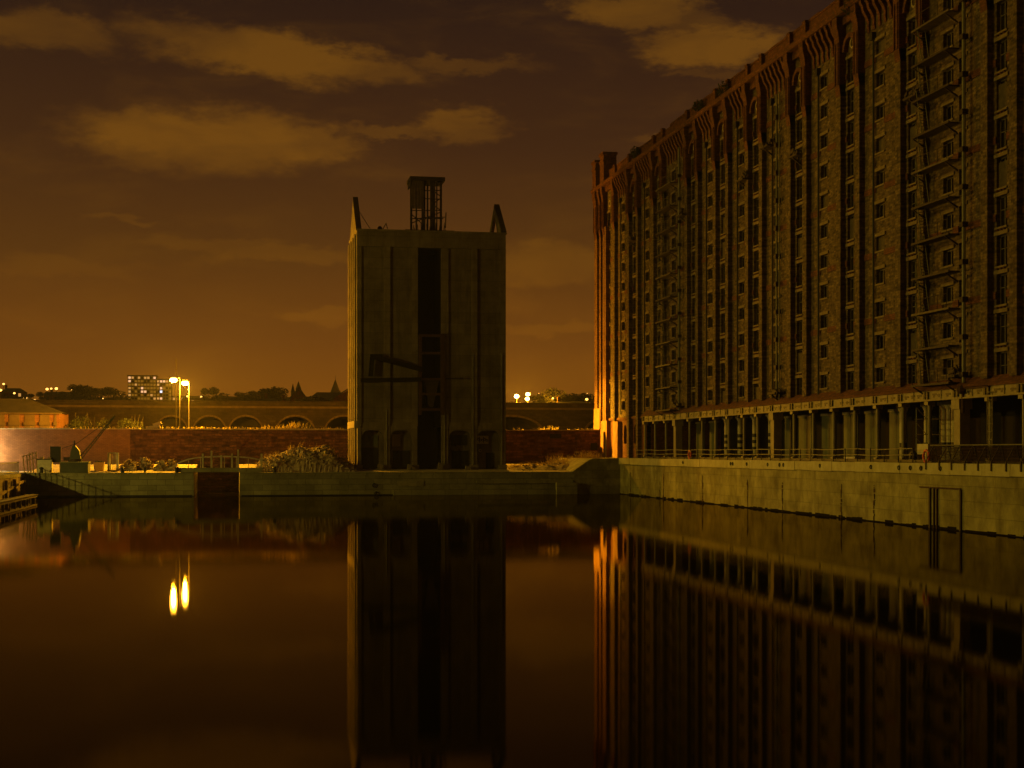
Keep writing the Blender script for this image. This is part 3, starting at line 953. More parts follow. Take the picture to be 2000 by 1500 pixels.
WM = {}
for kind, w, h in ((1, 1.45, 1.08), (2, 1.30, 1.95), (3, 1.0, 1.7)):
    f_, p_, l_, s_ = win_meshes(w, h, kind)
    WM[kind] = (f_.mesh('window', M['frame']), p_.mesh('pane', M['glass']), l_.mesh('lintel', M['lintel']), s_.mesh('sill', M['lintel']))
    if kind == 2:
        br = MB()
        for q in (-.42, 0, .42):
            br.prism([(-.30, -.14), (-.30, -.28), (-.02, -.68), (.03, -.68), (.03, -.14)], 'y', q - .075, q + .075)
        br = MB()
        for q in (-.42, 0, .42):
            br.prism([(-.16, -h - .13), (-.16, -h - .17), (-.02, -h - .255), (.02, -h - .255), (.02, -h - .13)], 'y', q - .08, q + .08)
        WM['br'] = br.mesh('brackets', M['brick_red'])
rr_ = R(5)
BOARD = {k: MB().box(D0 - .06, D0 - .02, -w / 2 + .03, w / 2 - .02, -h + .02, -.04 - .25 * (k == 2)).mesh('board', M['board']) for k, w, h in ((1, 1.45, 1.08), (2, 1.30, 1.95), (3, 1.0, 1.7))}
for (kind, yc, h, i, k) in wins:
    f_, p_, l_, s_ = WM[kind]
    wo_ = link('window' if kind != 3 else 'loading_door', f_, wh, (XW, yc, h))
    v_ = rr_.random()
    if v_ < .10:
        link('board', BOARD[kind], wo_, (XW - rr_.uniform(0, .1), yc, h))
    elif v_ > .22:
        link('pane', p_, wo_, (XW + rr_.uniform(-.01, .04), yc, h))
    link('lintel', l_, wo_, (XW + rr_.uniform(-.01, .01), yc, h))
    if kind != 3:
        link('sill', s_, wo_, (XW, yc, h))
    if kind == 2:
        tag(link('bracket_row', WM['br'], wo_, (XW, yc, h)), None, None, None, 'stuff')
# downpipes beside the small windows
for i in range(11):
    yy = Bedge[i] - 2.42
    if i in (2, 8):
        continue
    new('downpipe', MB().tube((XW - .13, yy, 9.6), (XW - .13, yy, 36.2), .085, 6).box(XW - .34, XW - .01, yy - .2, yy + .2, 35.9, 36.5), M['black'], wh)
# heads over the narrow window strips: round arch and moulded jambs
for i in range(11):
    a, b = Aedge[i] - .6, Bedge[i] + .25
    cy_ = (a + b) / 2
    rad = (a - b) / 2 - .12
    n = 10
    zc = 36.35
    pts = [(cy_ + rad * math.cos(math.pi * k / n), zc + rad * math.sin(math.pi * k / n)) for k in range(n + 1)]
    pts2 = [(cy_ + (rad - .34) * math.cos(math.pi * k / n), zc + (rad - .34) * math.sin(math.pi * k / n)) for k in reversed(range(n + 1))]
    m = MB()
    for k in range(n):
        m.prism([pts[k], pts[k + 1], pts2[n - k - 1], pts2[n - k]], 'x', XW - .38, XW + .02)
    new('arch', m, M['brick_red'], wh)
    new('roundel', MB().torus((XW - .03, cy_, 36.85), .38, .09, 'x', 12, 5), M['sandstone'], wh)
# corbel table under the cornice
cp = [(XW + .02, 36.75), (XW - .08, 36.75), (XW - .16, 37.15), (XW - .12, 37.5), (XW - .3, 37.95), (XW - .55, 38.35), (XW - .62, 38.7), (XW - .78, 38.95), (XW - .78, 39.18), (XW + .02, 39.18)]
cme = MB().prism([(p - XW, z) for p, z in cp], 'y', -.19, .19).mesh('corbel', M['brick_red'])
blocks = sorted([(e - .1, e + w + .1) for e, w in pil])
y = YEND + .6
while y < YCOR - .5:
    inside = [bl for bl in blocks if bl[0] - .2 < y < bl[1] + .2]
    strip = any(Bedge[i] < y < Aedge[i] for i in range(11))
    if not inside and not strip:
        link('corbel', cme, wh, (XW, y, 0))
    y += .98
new('frieze', MB().box(XW - .30, XW + .02, YEND, YCOR, 38.55, 39.18), M['brick_red'], wh)
r = R(21)
y = YEND
while y < YCOR - .1:
    l = min(r.uniform(2.4, 3.3), YCOR - y)
    new('cornice_block', MB().prism([(XW - .9, 39.2), (XW - 1.0, 39.42), (XW - .98, 39.62), (XW + .3, 39.68), (XW + .3, 39.2)], 'y', y + .01, y + l - .01), M['sandstone'] if r.random() < .0 else M['brick_red'], wh)
    y += l
# parapet, its piers and worn copings
new('parapet', MB().box(XW + .05, XW + .5, YEND, 187.0, 39.66, 41.02), M['brick_red'], wh)
y = YEND
while y < 186.5:
    l = min(r.uniform(1.2, 2.6), 186.9 - y)
    if r.random() < .86:
        new('parapet_coping', MB().box(XW - .03, XW + .56, y + .01, y + l - .01, 41.02, 41.16 + r.uniform(0, .12)), M['brick_red'], wh)
    y += l
for e in Aedge + Bedge:
    if e < 186:
        new('parapet_pier', MB().box(XW - .30, XW + .06, e, e + .6, 39.66, 41.05).box(XW - .36, XW + .04, e - .05, e + .65, 41.05, 41.2), M['brick_red'], wh)
for (y0, y1, z) in ((189.7, 191.5, 43.0), (185.4, 187.4, 43.25)):
    new('corner_turret', MB().box(XW - .7, XW + 1.0, y0, y1, 39.66, z).box(XW - .85, XW + 1.12, y0 - .12, y1 + .12, z, z + .35).prism([(XW - .85, z - .7), (XW - .7, z - 1.1), (XW + 1.0, z - 1.1), (XW + 1.0, z - .7)], 'y', y0 - .06, y1 + .06), M['brick_red'], wh)
# girder, ledge above it, and the columns
new('ledge', MB().prism([(XW - .62, 9.06), (XW - .62, 9.2), (XW + .01, 9.75), (XW + .01, 9.06)], 'y', YEND, YCOL), M['brick_red'], wh)
new('girder', MB().box(XW - .45, XW - .05, YEND, YCOL, 8.45, 9.05), M['girder'], wh)
new('girder_flange', MB().box(XW - .58, XW + .1, YEND, YCOL, 8.36, 8.447), M['girder'], wh)
r = R(31)
thick = {155.0, 125.3, 91.0}
cols = [167.4, 163.2, 158.9, 155.0, 150.2, 145.9, 141.6, 137.6, 133.2, 129.5, 125.3, 120.5, 116.2, 111.9, 107.8, 103.7, 99.4, 95.3, 91.0, 86.9, 82.8, 78.7, 74.6, 70.5, 66.4]
for yy in cols:
    if yy in thick:
        new('pier', MB().box(XW - .42, XW + .3, yy - .42, yy + .42, ZR, 8.35).box(XW - .55, XW + .4, yy - .55, yy + .55, 7.7, 8.352), M['girder'], wh)
    else:
        new('column', MB().tube((XW - .22, yy, ZR), (XW - .22, yy, 8.1), .135, 10).box(XW - .5, XW + .05, yy - .28, yy + .28, 8.1, 8.355).box(XW - .45, XW, yy - .24, yy + .24, ZR, ZR + .3), M['column'], wh)
    new('girder_bracket', MB().box(XW - .56, XW - .44, yy - .34, yy - .09, 8.5, 9.0).box(XW - .56, XW - .44, yy + .09, yy + .34, 8.5, 9.0), M['black'], wh)
    for q in (1.1, 1.9, 3.1):
        if r.random() < .8:
            a = yy - q + r.uniform(-.15, .15)
            new('girder_hole', MB().obox((XW - .455, a, 8.76 + r.uniform(-.05, .05)), Vector((.01, 0, 0)), Vector((0, .34, 0)), Vector((0, .02, .07))).obox((XW - .458, a + .12, 8.70), Vector((.01, 0, 0)), Vector((0, .13, 0)), Vector((0, 0, .12))), M['black'], wh)
    for q in (2.15,):
        a = yy - q
        new('stiffener', MB().box(XW - .50, XW - .448, a - .03, a + .03, 8.46, 9.04), M['girder'], wh)
# shuttered bays and inner columns behind the front row
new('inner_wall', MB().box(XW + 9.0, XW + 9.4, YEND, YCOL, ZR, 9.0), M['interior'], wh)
new('inner_end_wall', MB().box(XW + .5, XW + 9.0, YCOL - .35, YCOL - .02, ZR, 9.0), M['brick_red'], wh)
for (a, b, mk) in ((1605, 1632, 'door_green'), (1648, 1675, 'door_green'), (1690, 1718, 'door_green'), (1737, 1762, 'door_green'), (1360, 1375, 'door_green'), (1386, 1400, 'door_green'),
                   (1272, 1283, 'door_blue'), (1533, 1545, 'door_blue'), (1560, 1585, 'door_green')):
    Xs = XW + 3.0
    y0, y1 = atx(b, 850, Xs).y, atx(a, 850, Xs).y
    sh = new('shutter', MB().box(Xs, Xs + .1, y0, y1, ZR, 8.0), M[mk], wh)
    for k in range(9):
        z = ZR + .2 + k * .42
        new('slat', MB().box(Xs - .03, Xs + .01, y0 + .06, y1 - .06, z, z + .36), M[mk], sh)
    new('shutter_head', MB().box(Xs - .1, Xs + .2, y0 - .05, y1 + .05, 8.0, 8.2), M['girder'], sh)
for px in (1420, 1446, 1475, 1506, 1845, 1856, 1866, 1764, 1812):
    Xs = XW + (1.8 if px < 1600 else 2.6)
    p = atx(px, 850, Xs)
    ic = new('inner_column', MB().tube((Xs, p.y, ZR), (Xs, p.y, 8.2), .27, 12).box(Xs - .4, Xs + .4, p.y - .4, p.y + .4, 8.2, 8.45).tube((Xs, p.y, 7.9), (Xs, p.y, 8.2), .28, 12, .4), M['white_paint'], wh)
    if px < 1600:
        for z in (4.35, 5.05, 5.7, 6.3):
            new('black_band', MB().tube((Xs, p.y, z), (Xs, p.y, z + .33), .285, 12), M['black'], ic)
    else:
        new('black_band', MB().tube((Xs, p.y, 5.2), (Xs, p.y, 5.55), .285, 12), M['black'], ic)


# fire escapes: platforms, ladders, standing pipe
def fire_escape(y0, y1, ypipe):
    fe = new('fire_escape', MB().tube((XW - .5, ypipe, 9.4), (XW - .5, ypipe, 37.6), .13, 8), M['pipe'], wh)
    for k, h in enumerate(HEADS):
        z = h - 1.7
        pm = MB().box(XW - 1.25, XW - .32, y0, y1, z - .09, z).box(XW - 1.28, XW - 1.2, y0 - .3, y1, z - .12, z + .02)
        pm.prism([(XW - .3, z - .75), (XW - .3, z - .6), (XW - 1.2, z - .09), (XW - 1.2, z - .16)], 'y', y1 - .2, y1 - .12)
        pm.prism([(XW - .3, z - .75), (XW - .3, z - .6), (XW - 1.2, z - .09), (XW - 1.2, z - .16)], 'y', y0 + .3, y0 + .38)
        pf_ = new('platform', pm, M['steel_dark'] if k % 4 else M['steel_mid'], fe)
        new('pipe_collar', MB().box(XW - .72, XW - .3, ypipe - .25, ypipe + .2, z + .3, z + .62), M['steel_dark'], fe)
        if k < 10:
            p, q = Vector((XW - .85, y1 - .5, z)), Vector((XW - .85, y1 - 1.35, z - 2.46))
            lm = MB()
            for s in (-.28, .28):
                lm.tube(p + Vector((s, 0, .7)), q + Vector((s, 0, 0)), .035, 5)
            for j in range(11):
                c = q.lerp(p, (j + .5) / 11)
                lm.tube(c + Vector((-.28, 0, 0)), c + Vector((.28, 0, 0)), .022, 4)
            new('ladder', lm, M['steel_grey'], fe)
        rm = MB()
        for s in range(5):
            yy = y0 + .1 + (y1 - y0 - .2) * s / 4
            rm.tube((XW - 1.22, yy, z), (XW - 1.22, yy, z + .95), .022, 4)
        rm.tube((XW - 1.22, y0, z + .95), (XW - 1.22, y1, z + .95), .025, 4)
        if k % 2 == 0 or y0 > 120:
            new('guard_rail', rm, M['steel_dark'], fe)


fire_escape(154.2, 159.6, 153.1)
fire_escape(90.8, 96.0, 89.9)
for (px, r_) in ((1517, .10), (1522, .06)):
    p = atx(px, 500, XW - .3)
    sp = new('riser_pipe', MB().tube((XW - .3, p.y, 9.4), (XW - .3, p.y, 36.5), r_, 8), M['pipe'], wh)
    if r_ > .08:
        for h in HEADS:
            new('pipe_collar', MB().box(XW - .5, XW - .02, p.y - .3, p.y + .2, h - 1.5, h - 1.1), M['steel_dark'], sp)
for (px, py) in ((1503, 287), (1455, 352), (1337, 421), (1560, 305), (1238, 470), (1518, 768), (1326, 794), (1866, 735), (1790, 190)):
    p = atx(px, py, XW - .4)
    mm = MB().box(XW - 1.0, XW - .02, p.y - 1.0, p.y + .9, p.z - .1, p.z + .06)
    rh = R(px)
    for s in range(6):
        mm.obox((XW - rh.uniform(.3, 1.0), p.y + rh.uniform(-.9, .8), p.z + rh.uniform(.0, .55)), Vector((.06, 0, 0)), Vector((0, rh.uniform(.2, .5), rh.uniform(-.2, .3))), Vector((0, 0, .12)))
    mm.prism([(XW - .05, p.z - .9), (XW - .05, p.z - .7), (XW - .95, p.z - .1), (XW - .95, p.z - .22)], 'y', p.y - .06, p.y + .06)
    new('hoist_platform', mm, M['steel_dark'], wh)
# ladder on the colonnade at right
for px in (1930,):
    p = atx(1930, 850, XW - .5)
    lm = MB()
    for s in (0, .62):
        lm.tube((XW - .55, p.y - s, ZR + .2), (XW - .55, p.y - s, 8.6), .035, 5)
    for j in range(9):
        z = ZR + .5 + j * .5
        lm.tube((XW - .55, p.y, z), (XW - .55, p.y - .62, z), .028, 5)
    new('ladder', lm, M['steel_grey'], wh)
p = atx(1878, 780, XW - .6)
new('rust_stain_pipe', MB().tube((XW - .5, p.y, 7.4), (XW - .5, p.y, 8.9), .1, 8).box(XW - .62, XW - .42, p.y - 3.5, p.y - .4, 8.95, 9.1).ball((XW - .6, p.y, 8.95), .35, .35, .3), M['rust'], wh)


# ------------------------------------------------------------------ foliage makers
def leaves(mb, c, rad, n, size, rng, shell=.35):
    for _ in range(n):
        while True:
            d = Vector((rng.uniform(-1, 1), rng.uniform(-1, 1), rng.uniform(-1, 1)))
            if shell < d.length < 1:
                break
        p = Vector((c[0] + d.x * rad[0], c[1] + d.y * rad[1], c[2] + d.z * rad[2]))
        a = Vector((rng.uniform(-1, 1), rng.uniform(-1, 1), rng.uniform(-1, 1))).normalized()
        b = a.cross(Vector((rng.uniform(-1, 1), rng.uniform(-1, 1), rng.uniform(-1, 1)))).normalized()
        s = size * rng.uniform(.6, 1.4)
        mb.quad(p - a * s, p + b * s * .5, p + a * s, p - b * s * .5)


def blades(mb, c, rad, n, h, w, rng):
    for _ in range(n):
        x, y = c[0] + rng.gauss(0, .5) * rad[0], c[1] + rng.gauss(0, .5) * rad[1]
        hh_ = h * rng.uniform(.4, 1.2)
        lx, ly = rng.uniform(-.5, .5) * hh_, rng.uniform(-.4, .4) * hh_
        z = c[2]
        t_ = rng.uniform(0, math.pi)
        dx, dy = math.cos(t_) * w, math.sin(t_) * w
        mb.quad((x - dx, y - dy, z), (x + dx, y + dy, z), (x + lx * .5 + dx * .7, y + ly * .5 + dy * .7, z + hh_ * .6), (x + lx * .5 - dx * .7, y + ly * .5 - dy * .7, z + hh_ * .6))
        mb.quad((x + lx * .5 - dx * .7, y + ly * .5 - dy * .7, z + hh_ * .6), (x + lx * .5 + dx * .7, y + ly * .5 + dy * .7, z + hh_ * .6), (x + lx, y + ly, z + hh_))


# weeds sprouting from the warehouse parapet
for j, (px, py, s, lb) in enumerate(((1240, 298, .9, 'dark weed clump on the parapet nearest the corner turrets'), (1365, 205, .8, 'dark weed clump midway along the warehouse parapet, near the lone piers'),
                                     (1413, 176, 1.0, 'drooping dark weed clump on the cornice, third from the corner turrets'), (1665, 8, 1.2, 'dark weed clump on the cornice nearest the top edge of the picture'))):
    p = atx(px, py, XW - .6)
    m = MB()
    rb = R(600 + j)
    leaves(m, (p.x, p.y, p.z), (.7 * s, 1.1 * s, .8 * s), 160, .14, rb, .1)
    blades(m, (p.x, p.y, p.z - .5), (.8, 1.2 * s), 30, .9 * s, .03, rb)
    o = new('parapet_weed', m, M['leaf'], None, (p.x, p.y, p.z))
    tag(o, lb, 'weed', 'weeds on the warehouse parapet')

# ================================================================== RAILINGS ON THE RIGHT QUAY
rl = thing('railing', (XR + .25, 120, ZR), 'two bar pipe railing along the quay below the warehouse', 'railing')
for z in (5.06, 4.64):
    pts = [(XR + .25, y, z + .03 * math.sin(y * .7)) for y in [91.2 + 2.2 * i for i in range(32)]]
    new('rail', MB().path(pts, .035, 5), M['steel_grey'], rl)
y = 91.2
while y < 160:
    new('post', MB().tube((XR + .25, y, ZR), (XR + .25 + R(int(y)).uniform(-.04, .04), y + R(int(y * 3)).uniform(-.08, .08), 5.12), .04, 6), M['steel_dark'], rl)
    y += 2.2
rs = thing('railing', (XR, 88, ZR), 'rusty mesh railing with raking stays at the right end of the quay', 'railing')
ym = [atx(px, 890, XR).y for px in (1812, 1838, 1862, 1888, 1914, 1940, 1969, 1998, 2030)]
new('rail', MB().tube((XR + .2, ym[0], 5.28), (XR + .2, ym[-1], 5.28), .04, 6), M['steel_grey'], rs)
for y in ym:
    new('stay', MB().box(XR - .17, XR - .10, y - .06, y + .06, ZR - .42, ZR + .15).tube((XR - .13, y, ZR + .1), (XR + .2, y - .45, 5.28), .035, 5).tube((XR + .3, y - .85, ZR), (XR + .2, y - .5, 5.28), .028, 5), M['steel_dark'], rs)
for a, b in zip(ym, ym[1:]):
    m = MB()
    n = 16
    for i in range(n):
        yy = a + (b - a) * i / n
        m.tube((XR + .3, yy, ZR + .05), (XR + .3, yy, 5.2), .018, 4)
    for k in range(6):
        z = ZR + .15 + k * .19
        m.tube((XR + .3, a, z), (XR + .3, b, z), .015, 4)
    new('mesh_panel', m, M['rust'], rs)


def lifebuoy(px, py, lb):
    p = atx(px, py, XR + .1)
    t_ = thing('lifebuoy', (p.x, p.y, p.z), lb, 'lifebuoy', 'lifebuoys on the quay railing')
    new('ring', MB().torus((XR + .1, p.y, p.z), .38, .085, 'x', 18, 7), M['red_paint'], t_)
    for k in range(4):
        a = math.pi / 4 + k * math.pi / 2
        new('band', MB().ball((XR + .1, p.y + .38 * math.cos(a), p.z + .38 * math.sin(a)), .1, .1, .1, 6, 4), M['white_paint'], t_)
    new('bracket', MB().box(XR + .16, XR + .22, p.y - .1, p.y + .1, ZR, p.z + .3), M['steel_dark'], t_)


lifebuoy(1347, 888, 'small red lifebuoy on the railing near the far end of the colonnade')
lifebuoy(1809, 891, 'red lifebuoy where the pipe railing meets the mesh railing')
# things standing on the quay under the colonnade
p = atx(1795, 893, XR + 1.6)
b_ = thing('generator', (p.x, p.y, ZR), 'small pale site machine with a black wheel beside the mesh railing', 'machine')
new('body', MB().box(p.x, p.x + 1.0, p.y - 1.3, p.y + .3, ZR + .55, ZR + 1.25).box(p.x + .1, p.x + .9, p.y - 1.1, p.y - .3, ZR + .15, ZR + .55), M['white_paint'], b_)
new('wheel', MB().torus((p.x - .05, p.y + .8, ZR + .42), .3, .13, 'x', 12, 6), M['black'], b_)
new('tow_bar', MB().tube((p.x + .4, p.y + .2, ZR + .6), (p.x + .2, p.y + 1.6, ZR + .35), .06, 6), M['steel_dark'], b_)
p = atx(1658, 900, XR + .9)
o = new('plank', MB().box(p.x, p.x + .35, p.y - 1.1, p.y + .9, ZR + .2, ZR + .36), M['white_paint'], None, (p.x, p.y, ZR))
tag(o, 'pale plank lying on the quay edge in front of the grey green shutters', 'plank')
sc = thing('scaffold_tower', (atx(1810, 850, XW + 1).x, atx(1810, 850, XW + 1).y, ZR), 'pale scaffold tower standing inside the colonnade behind the lifebuoy', 'scaffold')
y0, y1 = atx(1820, 850, XW + 1).y, atx(1800, 850, XW + 1).y
for xx in (XW + .6, XW + 1.6):
    for yy in (y0, y1):
        new('standard', MB().tube((xx, yy, ZR), (xx, yy, 8.0), .04, 6), M['pipe'], sc)
for z in (5.0, 6.1, 7.2):
    new('ledger', MB().tube((XW + .6, y0 - .2, z), (XW + .6, y1 + .2, z), .04, 6).tube((XW + 1.6, y0, z), (XW + 1.6, y1, z), .04, 6), M['steel_dark'], sc)
    new('brace', MB().tube((XW + .58, y0, z), (XW + .58, y1, z + .9), .03, 5), M['steel_dark'], sc)

# ================================================================== THINGS ON THE FAR QUAY
# derrick crane on a concrete plinth
p0, p1 = at(118, 925, YQ + .3), at(172, 904, YQ + .3)
pl = thing('plinth', ((p0.x + p1.x) / 2, YQ + 1.5, ZQ), 'dark green concrete plinth at the quay edge under the derrick', 'plinth')
new('block', MB().box(p0.x, p1.x, YQ + .15, YQ + 3.0, ZQ + .02, p1.z), M['tarp'], pl)
new('cap', MB().box(p0.x - .08, p1.x + .08, YQ + .08, YQ + 3.06, p1.z, p1.z + .12), M['quay_stone'], pl)
YD = YQ + 1.6
zc = p1.z + .12
dc = thing('derrick', (at(148, 900, YD).x, YD, zc), 'small rusty derrick crane with a long jib leaning right', 'crane')
cx = at(147, 890, YD).x
new('turntable', MB().tube((cx, YD, zc), (cx, YD, zc + .3), .75, 12), M['steel_dark'], dc)
new('cabin', MB().prism([(cx - .55, zc + .3), (cx + .6, zc + .3), (cx + .45, zc + 1.2), (cx + .05, zc + 1.75), (cx - .25, zc + 1.75), (cx - .45, zc + 1.0)], 'y', YD - .5, YD + .5), M['tarp'], dc)
new('mast', MB().tube((cx - .1, YD, zc + .3), (cx - .1, YD, zc + 2.3), .09, 6), M['steel_dark'], dc)
j0, j1 = at(157, 895, YD), at(224, 813, YD)
ax = (j1 - j0).normalized()
nn = Vector((-ax.z, 0, ax.x))
jb = MB()
for s, w in ((-1, 0), (1, 0)):
    jb.tube(j0 + nn * .16 * s + Vector((0, -.12, 0)), j1 + nn * .05 * s + Vector((0, -.05, 0)), .045, 5)
    jb.tube(j0 + nn * .16 * s + Vector((0, .12, 0)), j1 + nn * .05 * s + Vector((0, .05, 0)), .045, 5)
for k in range(14):
    t0, t1 = k / 14, (k + 1) / 14
    w0, w1 = .16 - .11 * t0, .16 - .11 * t1
    s = 1 if k % 2 else -1
    jb.tube(j0.lerp(j1, t0) + nn * w0 * s, j0.lerp(j1, t1) - nn * w1 * s, .03, 4)
new('jib', jb, M['tarp'], dc)
new('stay_cable', MB().tube(at(121, 876, YD), at(150, 866, YD), .03, 4).tube(at(150, 866, YD), j1, .03, 4), M['steel_dark'], dc)
new('counterweight', MB().box(cx - 1.2, cx - .5, YD - .4, YD + .4, zc + .1, zc + .5), M['steel_dark'], dc)
p, q = at(98, 903, YD + 1), at(119, 872, YD + 1)
bb = thing('signboard', ((p.x + q.x) / 2, YD + 1, ZQ), 'dark square board on posts left of the derrick', 'board')
new('panel', MB().box(p.x, q.x, YD + .95, YD + 1.05, p.z, q.z), M['black'], bb)
for xx in (p.x + .1, q.x - .1):
    new('post', MB().box(xx - .05, xx + .05, YD + 1.05, YD + 1.15, ZQ, q.z + .05), M['timber'], bb)
p, q = at(73, 921, YQ + 2), at(101, 898, YQ + 2)
cb_ = thing('cabinet', ((p.x + q.x) / 2, YQ + 2.4, ZQ), 'pale boxy cabinet standing at the left corner of the far quay', 'cabinet')
new('body', MB().box(p.x, q.x, YQ + 2, YQ + 3.2, ZQ, q.z), M['white_paint'], cb_)
new('lid', MB().box(p.x - .06, q.x + .06, YQ + 1.94, YQ + 3.26, q.z, q.z + .1), M['black'], cb_)
new('clutter', MB().box(p.x + .2, p.x + .6, YQ + 2.2, YQ + 2.7, q.z + .1, q.z + .32).box(q.x - .5, q.x - .1, YQ + 2.2, YQ + 2.9, q.z + .1, q.z + .28), M['timber'], cb_)
new('door', MB().box((p.x + q.x) / 2 - .1, q.x - .1, YQ + 1.96, YQ + 2.0, ZQ + .1, q.z - .12), M['white_paint'], cb_)
bl_i = 0
for (px, lb) in ((81, 'black mooring bollard in front of the pale cabinet'), (239, 'black mooring bollard on the quay below the metal frame'), (283, 'thin black mooring bollard below the left rubble heap'), (345, 'black mooring bollard where the footbridge starts'), (536, 'black mooring bollard at the foot of the big overgrown mound')):
    p = at(px, 921, YQ + .6)
    s = .6 if px == 283 else 1
    bo = thing('bollard', (p.x, YQ + .6, ZQ), lb, 'bollard', 'bollards along the far quay')
    new('stem', MB().tube((p.x, YQ + .6, ZQ), (p.x, YQ + .6, ZQ + .45), .2 * s, 10, .15 * s), M['black'], bo)
    new('cap', MB().ball((p.x, YQ + .6, ZQ + .5), .25 * s, .25 * s, .14, 10, 5), M['black'], bo)
p, q = at(183, 908, YQ + 5), at(203, 888, YQ + 5)
sk = thing('skip_bag', ((p.x + q.x) / 2, YQ + 5.5, ZQ), 'pale open builder\'s bag filled with rubble near the dock wall', 'bag')
new('body', MB().prism([(p.x + .08, ZQ), (q.x - .08, ZQ), (q.x + .02, ZQ + 1.15), (p.x - .04, ZQ + 1.1)], 'y', YQ + 5, YQ + 6.1), M['bag'], sk)
m = MB()
rb = R(9)
for i in range(7):
    m.ball((rb.uniform(p.x + .2, q.x - .2), YQ + rb.uniform(5.2, 5.9), ZQ + 1.15), .16, .16, .14, 6, 4)
new('rubble', m, M['black'], sk)
p, q = at(212, 909, YQ + 4.5), at(229, 884, YQ + 4.5)
ff = thing('metal_frame', ((p.x + q.x) / 2, YQ + 5, ZQ), 'pale upright metal cage frame beside the builder\'s bag', 'frame')
for xx in (p.x, q.x):
    for yy in (YQ + 4.5, YQ + 5.4):
        new('post', MB().box(xx - .12, xx + .12, yy - .06, yy + .06, ZQ, q.z), M['white_paint'], ff)
for z in (ZQ + .1, q.z - .12):
    new('crossbar', MB().box(p.x + .12, q.x - .12, YQ + 4.44, YQ + 4.56, z, z + .16), M['white_paint'], ff)
for k in range(3):
    xx = p.x + (q.x - p.x) * (k + 1) / 4
    new('bar', MB().box(xx - .03, xx + .03, YQ + 4.46, YQ + 4.54, ZQ + .2, q.z - .1), M['white_paint'], ff)
# leaning barrier at far left and the fence bars along the left edge
bf = thing('barrier', (at(58, 900, YQ + 3).x, YQ + 3, ZQ), 'leaning orange-lit barrier of posts and wire left of the cabinet', 'barrier')
for (px, ty) in ((52, 888), (57, 884), (63, 883), (70, 882), (45, 892)):
    a, b = at(px + 3, 915, YQ + 3), at(px, ty, YQ + 3)
    new('post', MB().tube((a.x, YQ + 3, ZQ), b, .07, 6), M['timber'], bf)
new('rail', MB().tube(at(42, 892, YQ + 3), at(72, 884, YQ + 3), .06, 5).tube(at(50, 900, YQ + 3), at(70, 894, YQ + 3), .05, 5), M['timber'], bf)
fl = thing('fence', (XL - .5, 155, ZQ), 'upright bar fence along the quay at the left edge, lit from behind', 'fence')
for i in range(26):
    yy = 146.5 + i * .72
    new('bar', MB().tube((XL - .5, yy, ZQ), (XL - .5, yy, ZQ + 1.25), .035, 5), M['steel_grey'], fl)
for z in (ZQ + .15, ZQ + 1.1):
    new('rail', MB().tube((XL - .5, 146, z), (XL - .5, 165, z), .035, 5), M['steel_grey'], fl)
# arched footbridge over the passage
fb = thing('footbridge', (-2, YQ + 2.2, ZQ), 'low arched steel footbridge over the canal passage', 'footbridge')
arc = []
for k in range(17):
    px = 333 + (520 - 333) * k / 16
    s = (k / 16 - .55) / .55
    arc.append(at(px, 891.5 + 20 * s ** 4 + 3 * abs(s), YQ + 1.4))
fx0, fx1 = at(352, 915, YQ + 1.4).x, at(505, 915, YQ + 1.4).x
new('deck', MB().box(fx0, fx1, YQ + 1.0, YQ + 3.0, ZQ + .02, ZQ + .34), M['timber'], fb)
new('side_beam', MB().box(fx0 - .4, fx1 + .4, YQ + .85, YQ + 1.0, ZQ + .04, ZQ + .52), M['quay_stone'], fb)
for dy in (0, 1.6):
    new('handrail', MB().path([v + Vector((0, dy, 0)) for v in arc], .085, 6), M['white_paint'], fb)
for k in range(1, 16):
    v = arc[k]
    if k % 2:
        new('baluster', MB().tube((v.x, v.y, ZQ), v, .04, 5), M['white_paint'], fb)
for (px, ty) in ((413, 880), (465, 878), (453, 886), (396, 886), (432, 889), (511, 886)):
    v = at(px, ty, YQ + 1.3)
    new('post', MB().box(v.x - .1, v.x + .1, YQ + 1.25, YQ + 1.4, ZQ + .05, v.z), M['coping'], fb)


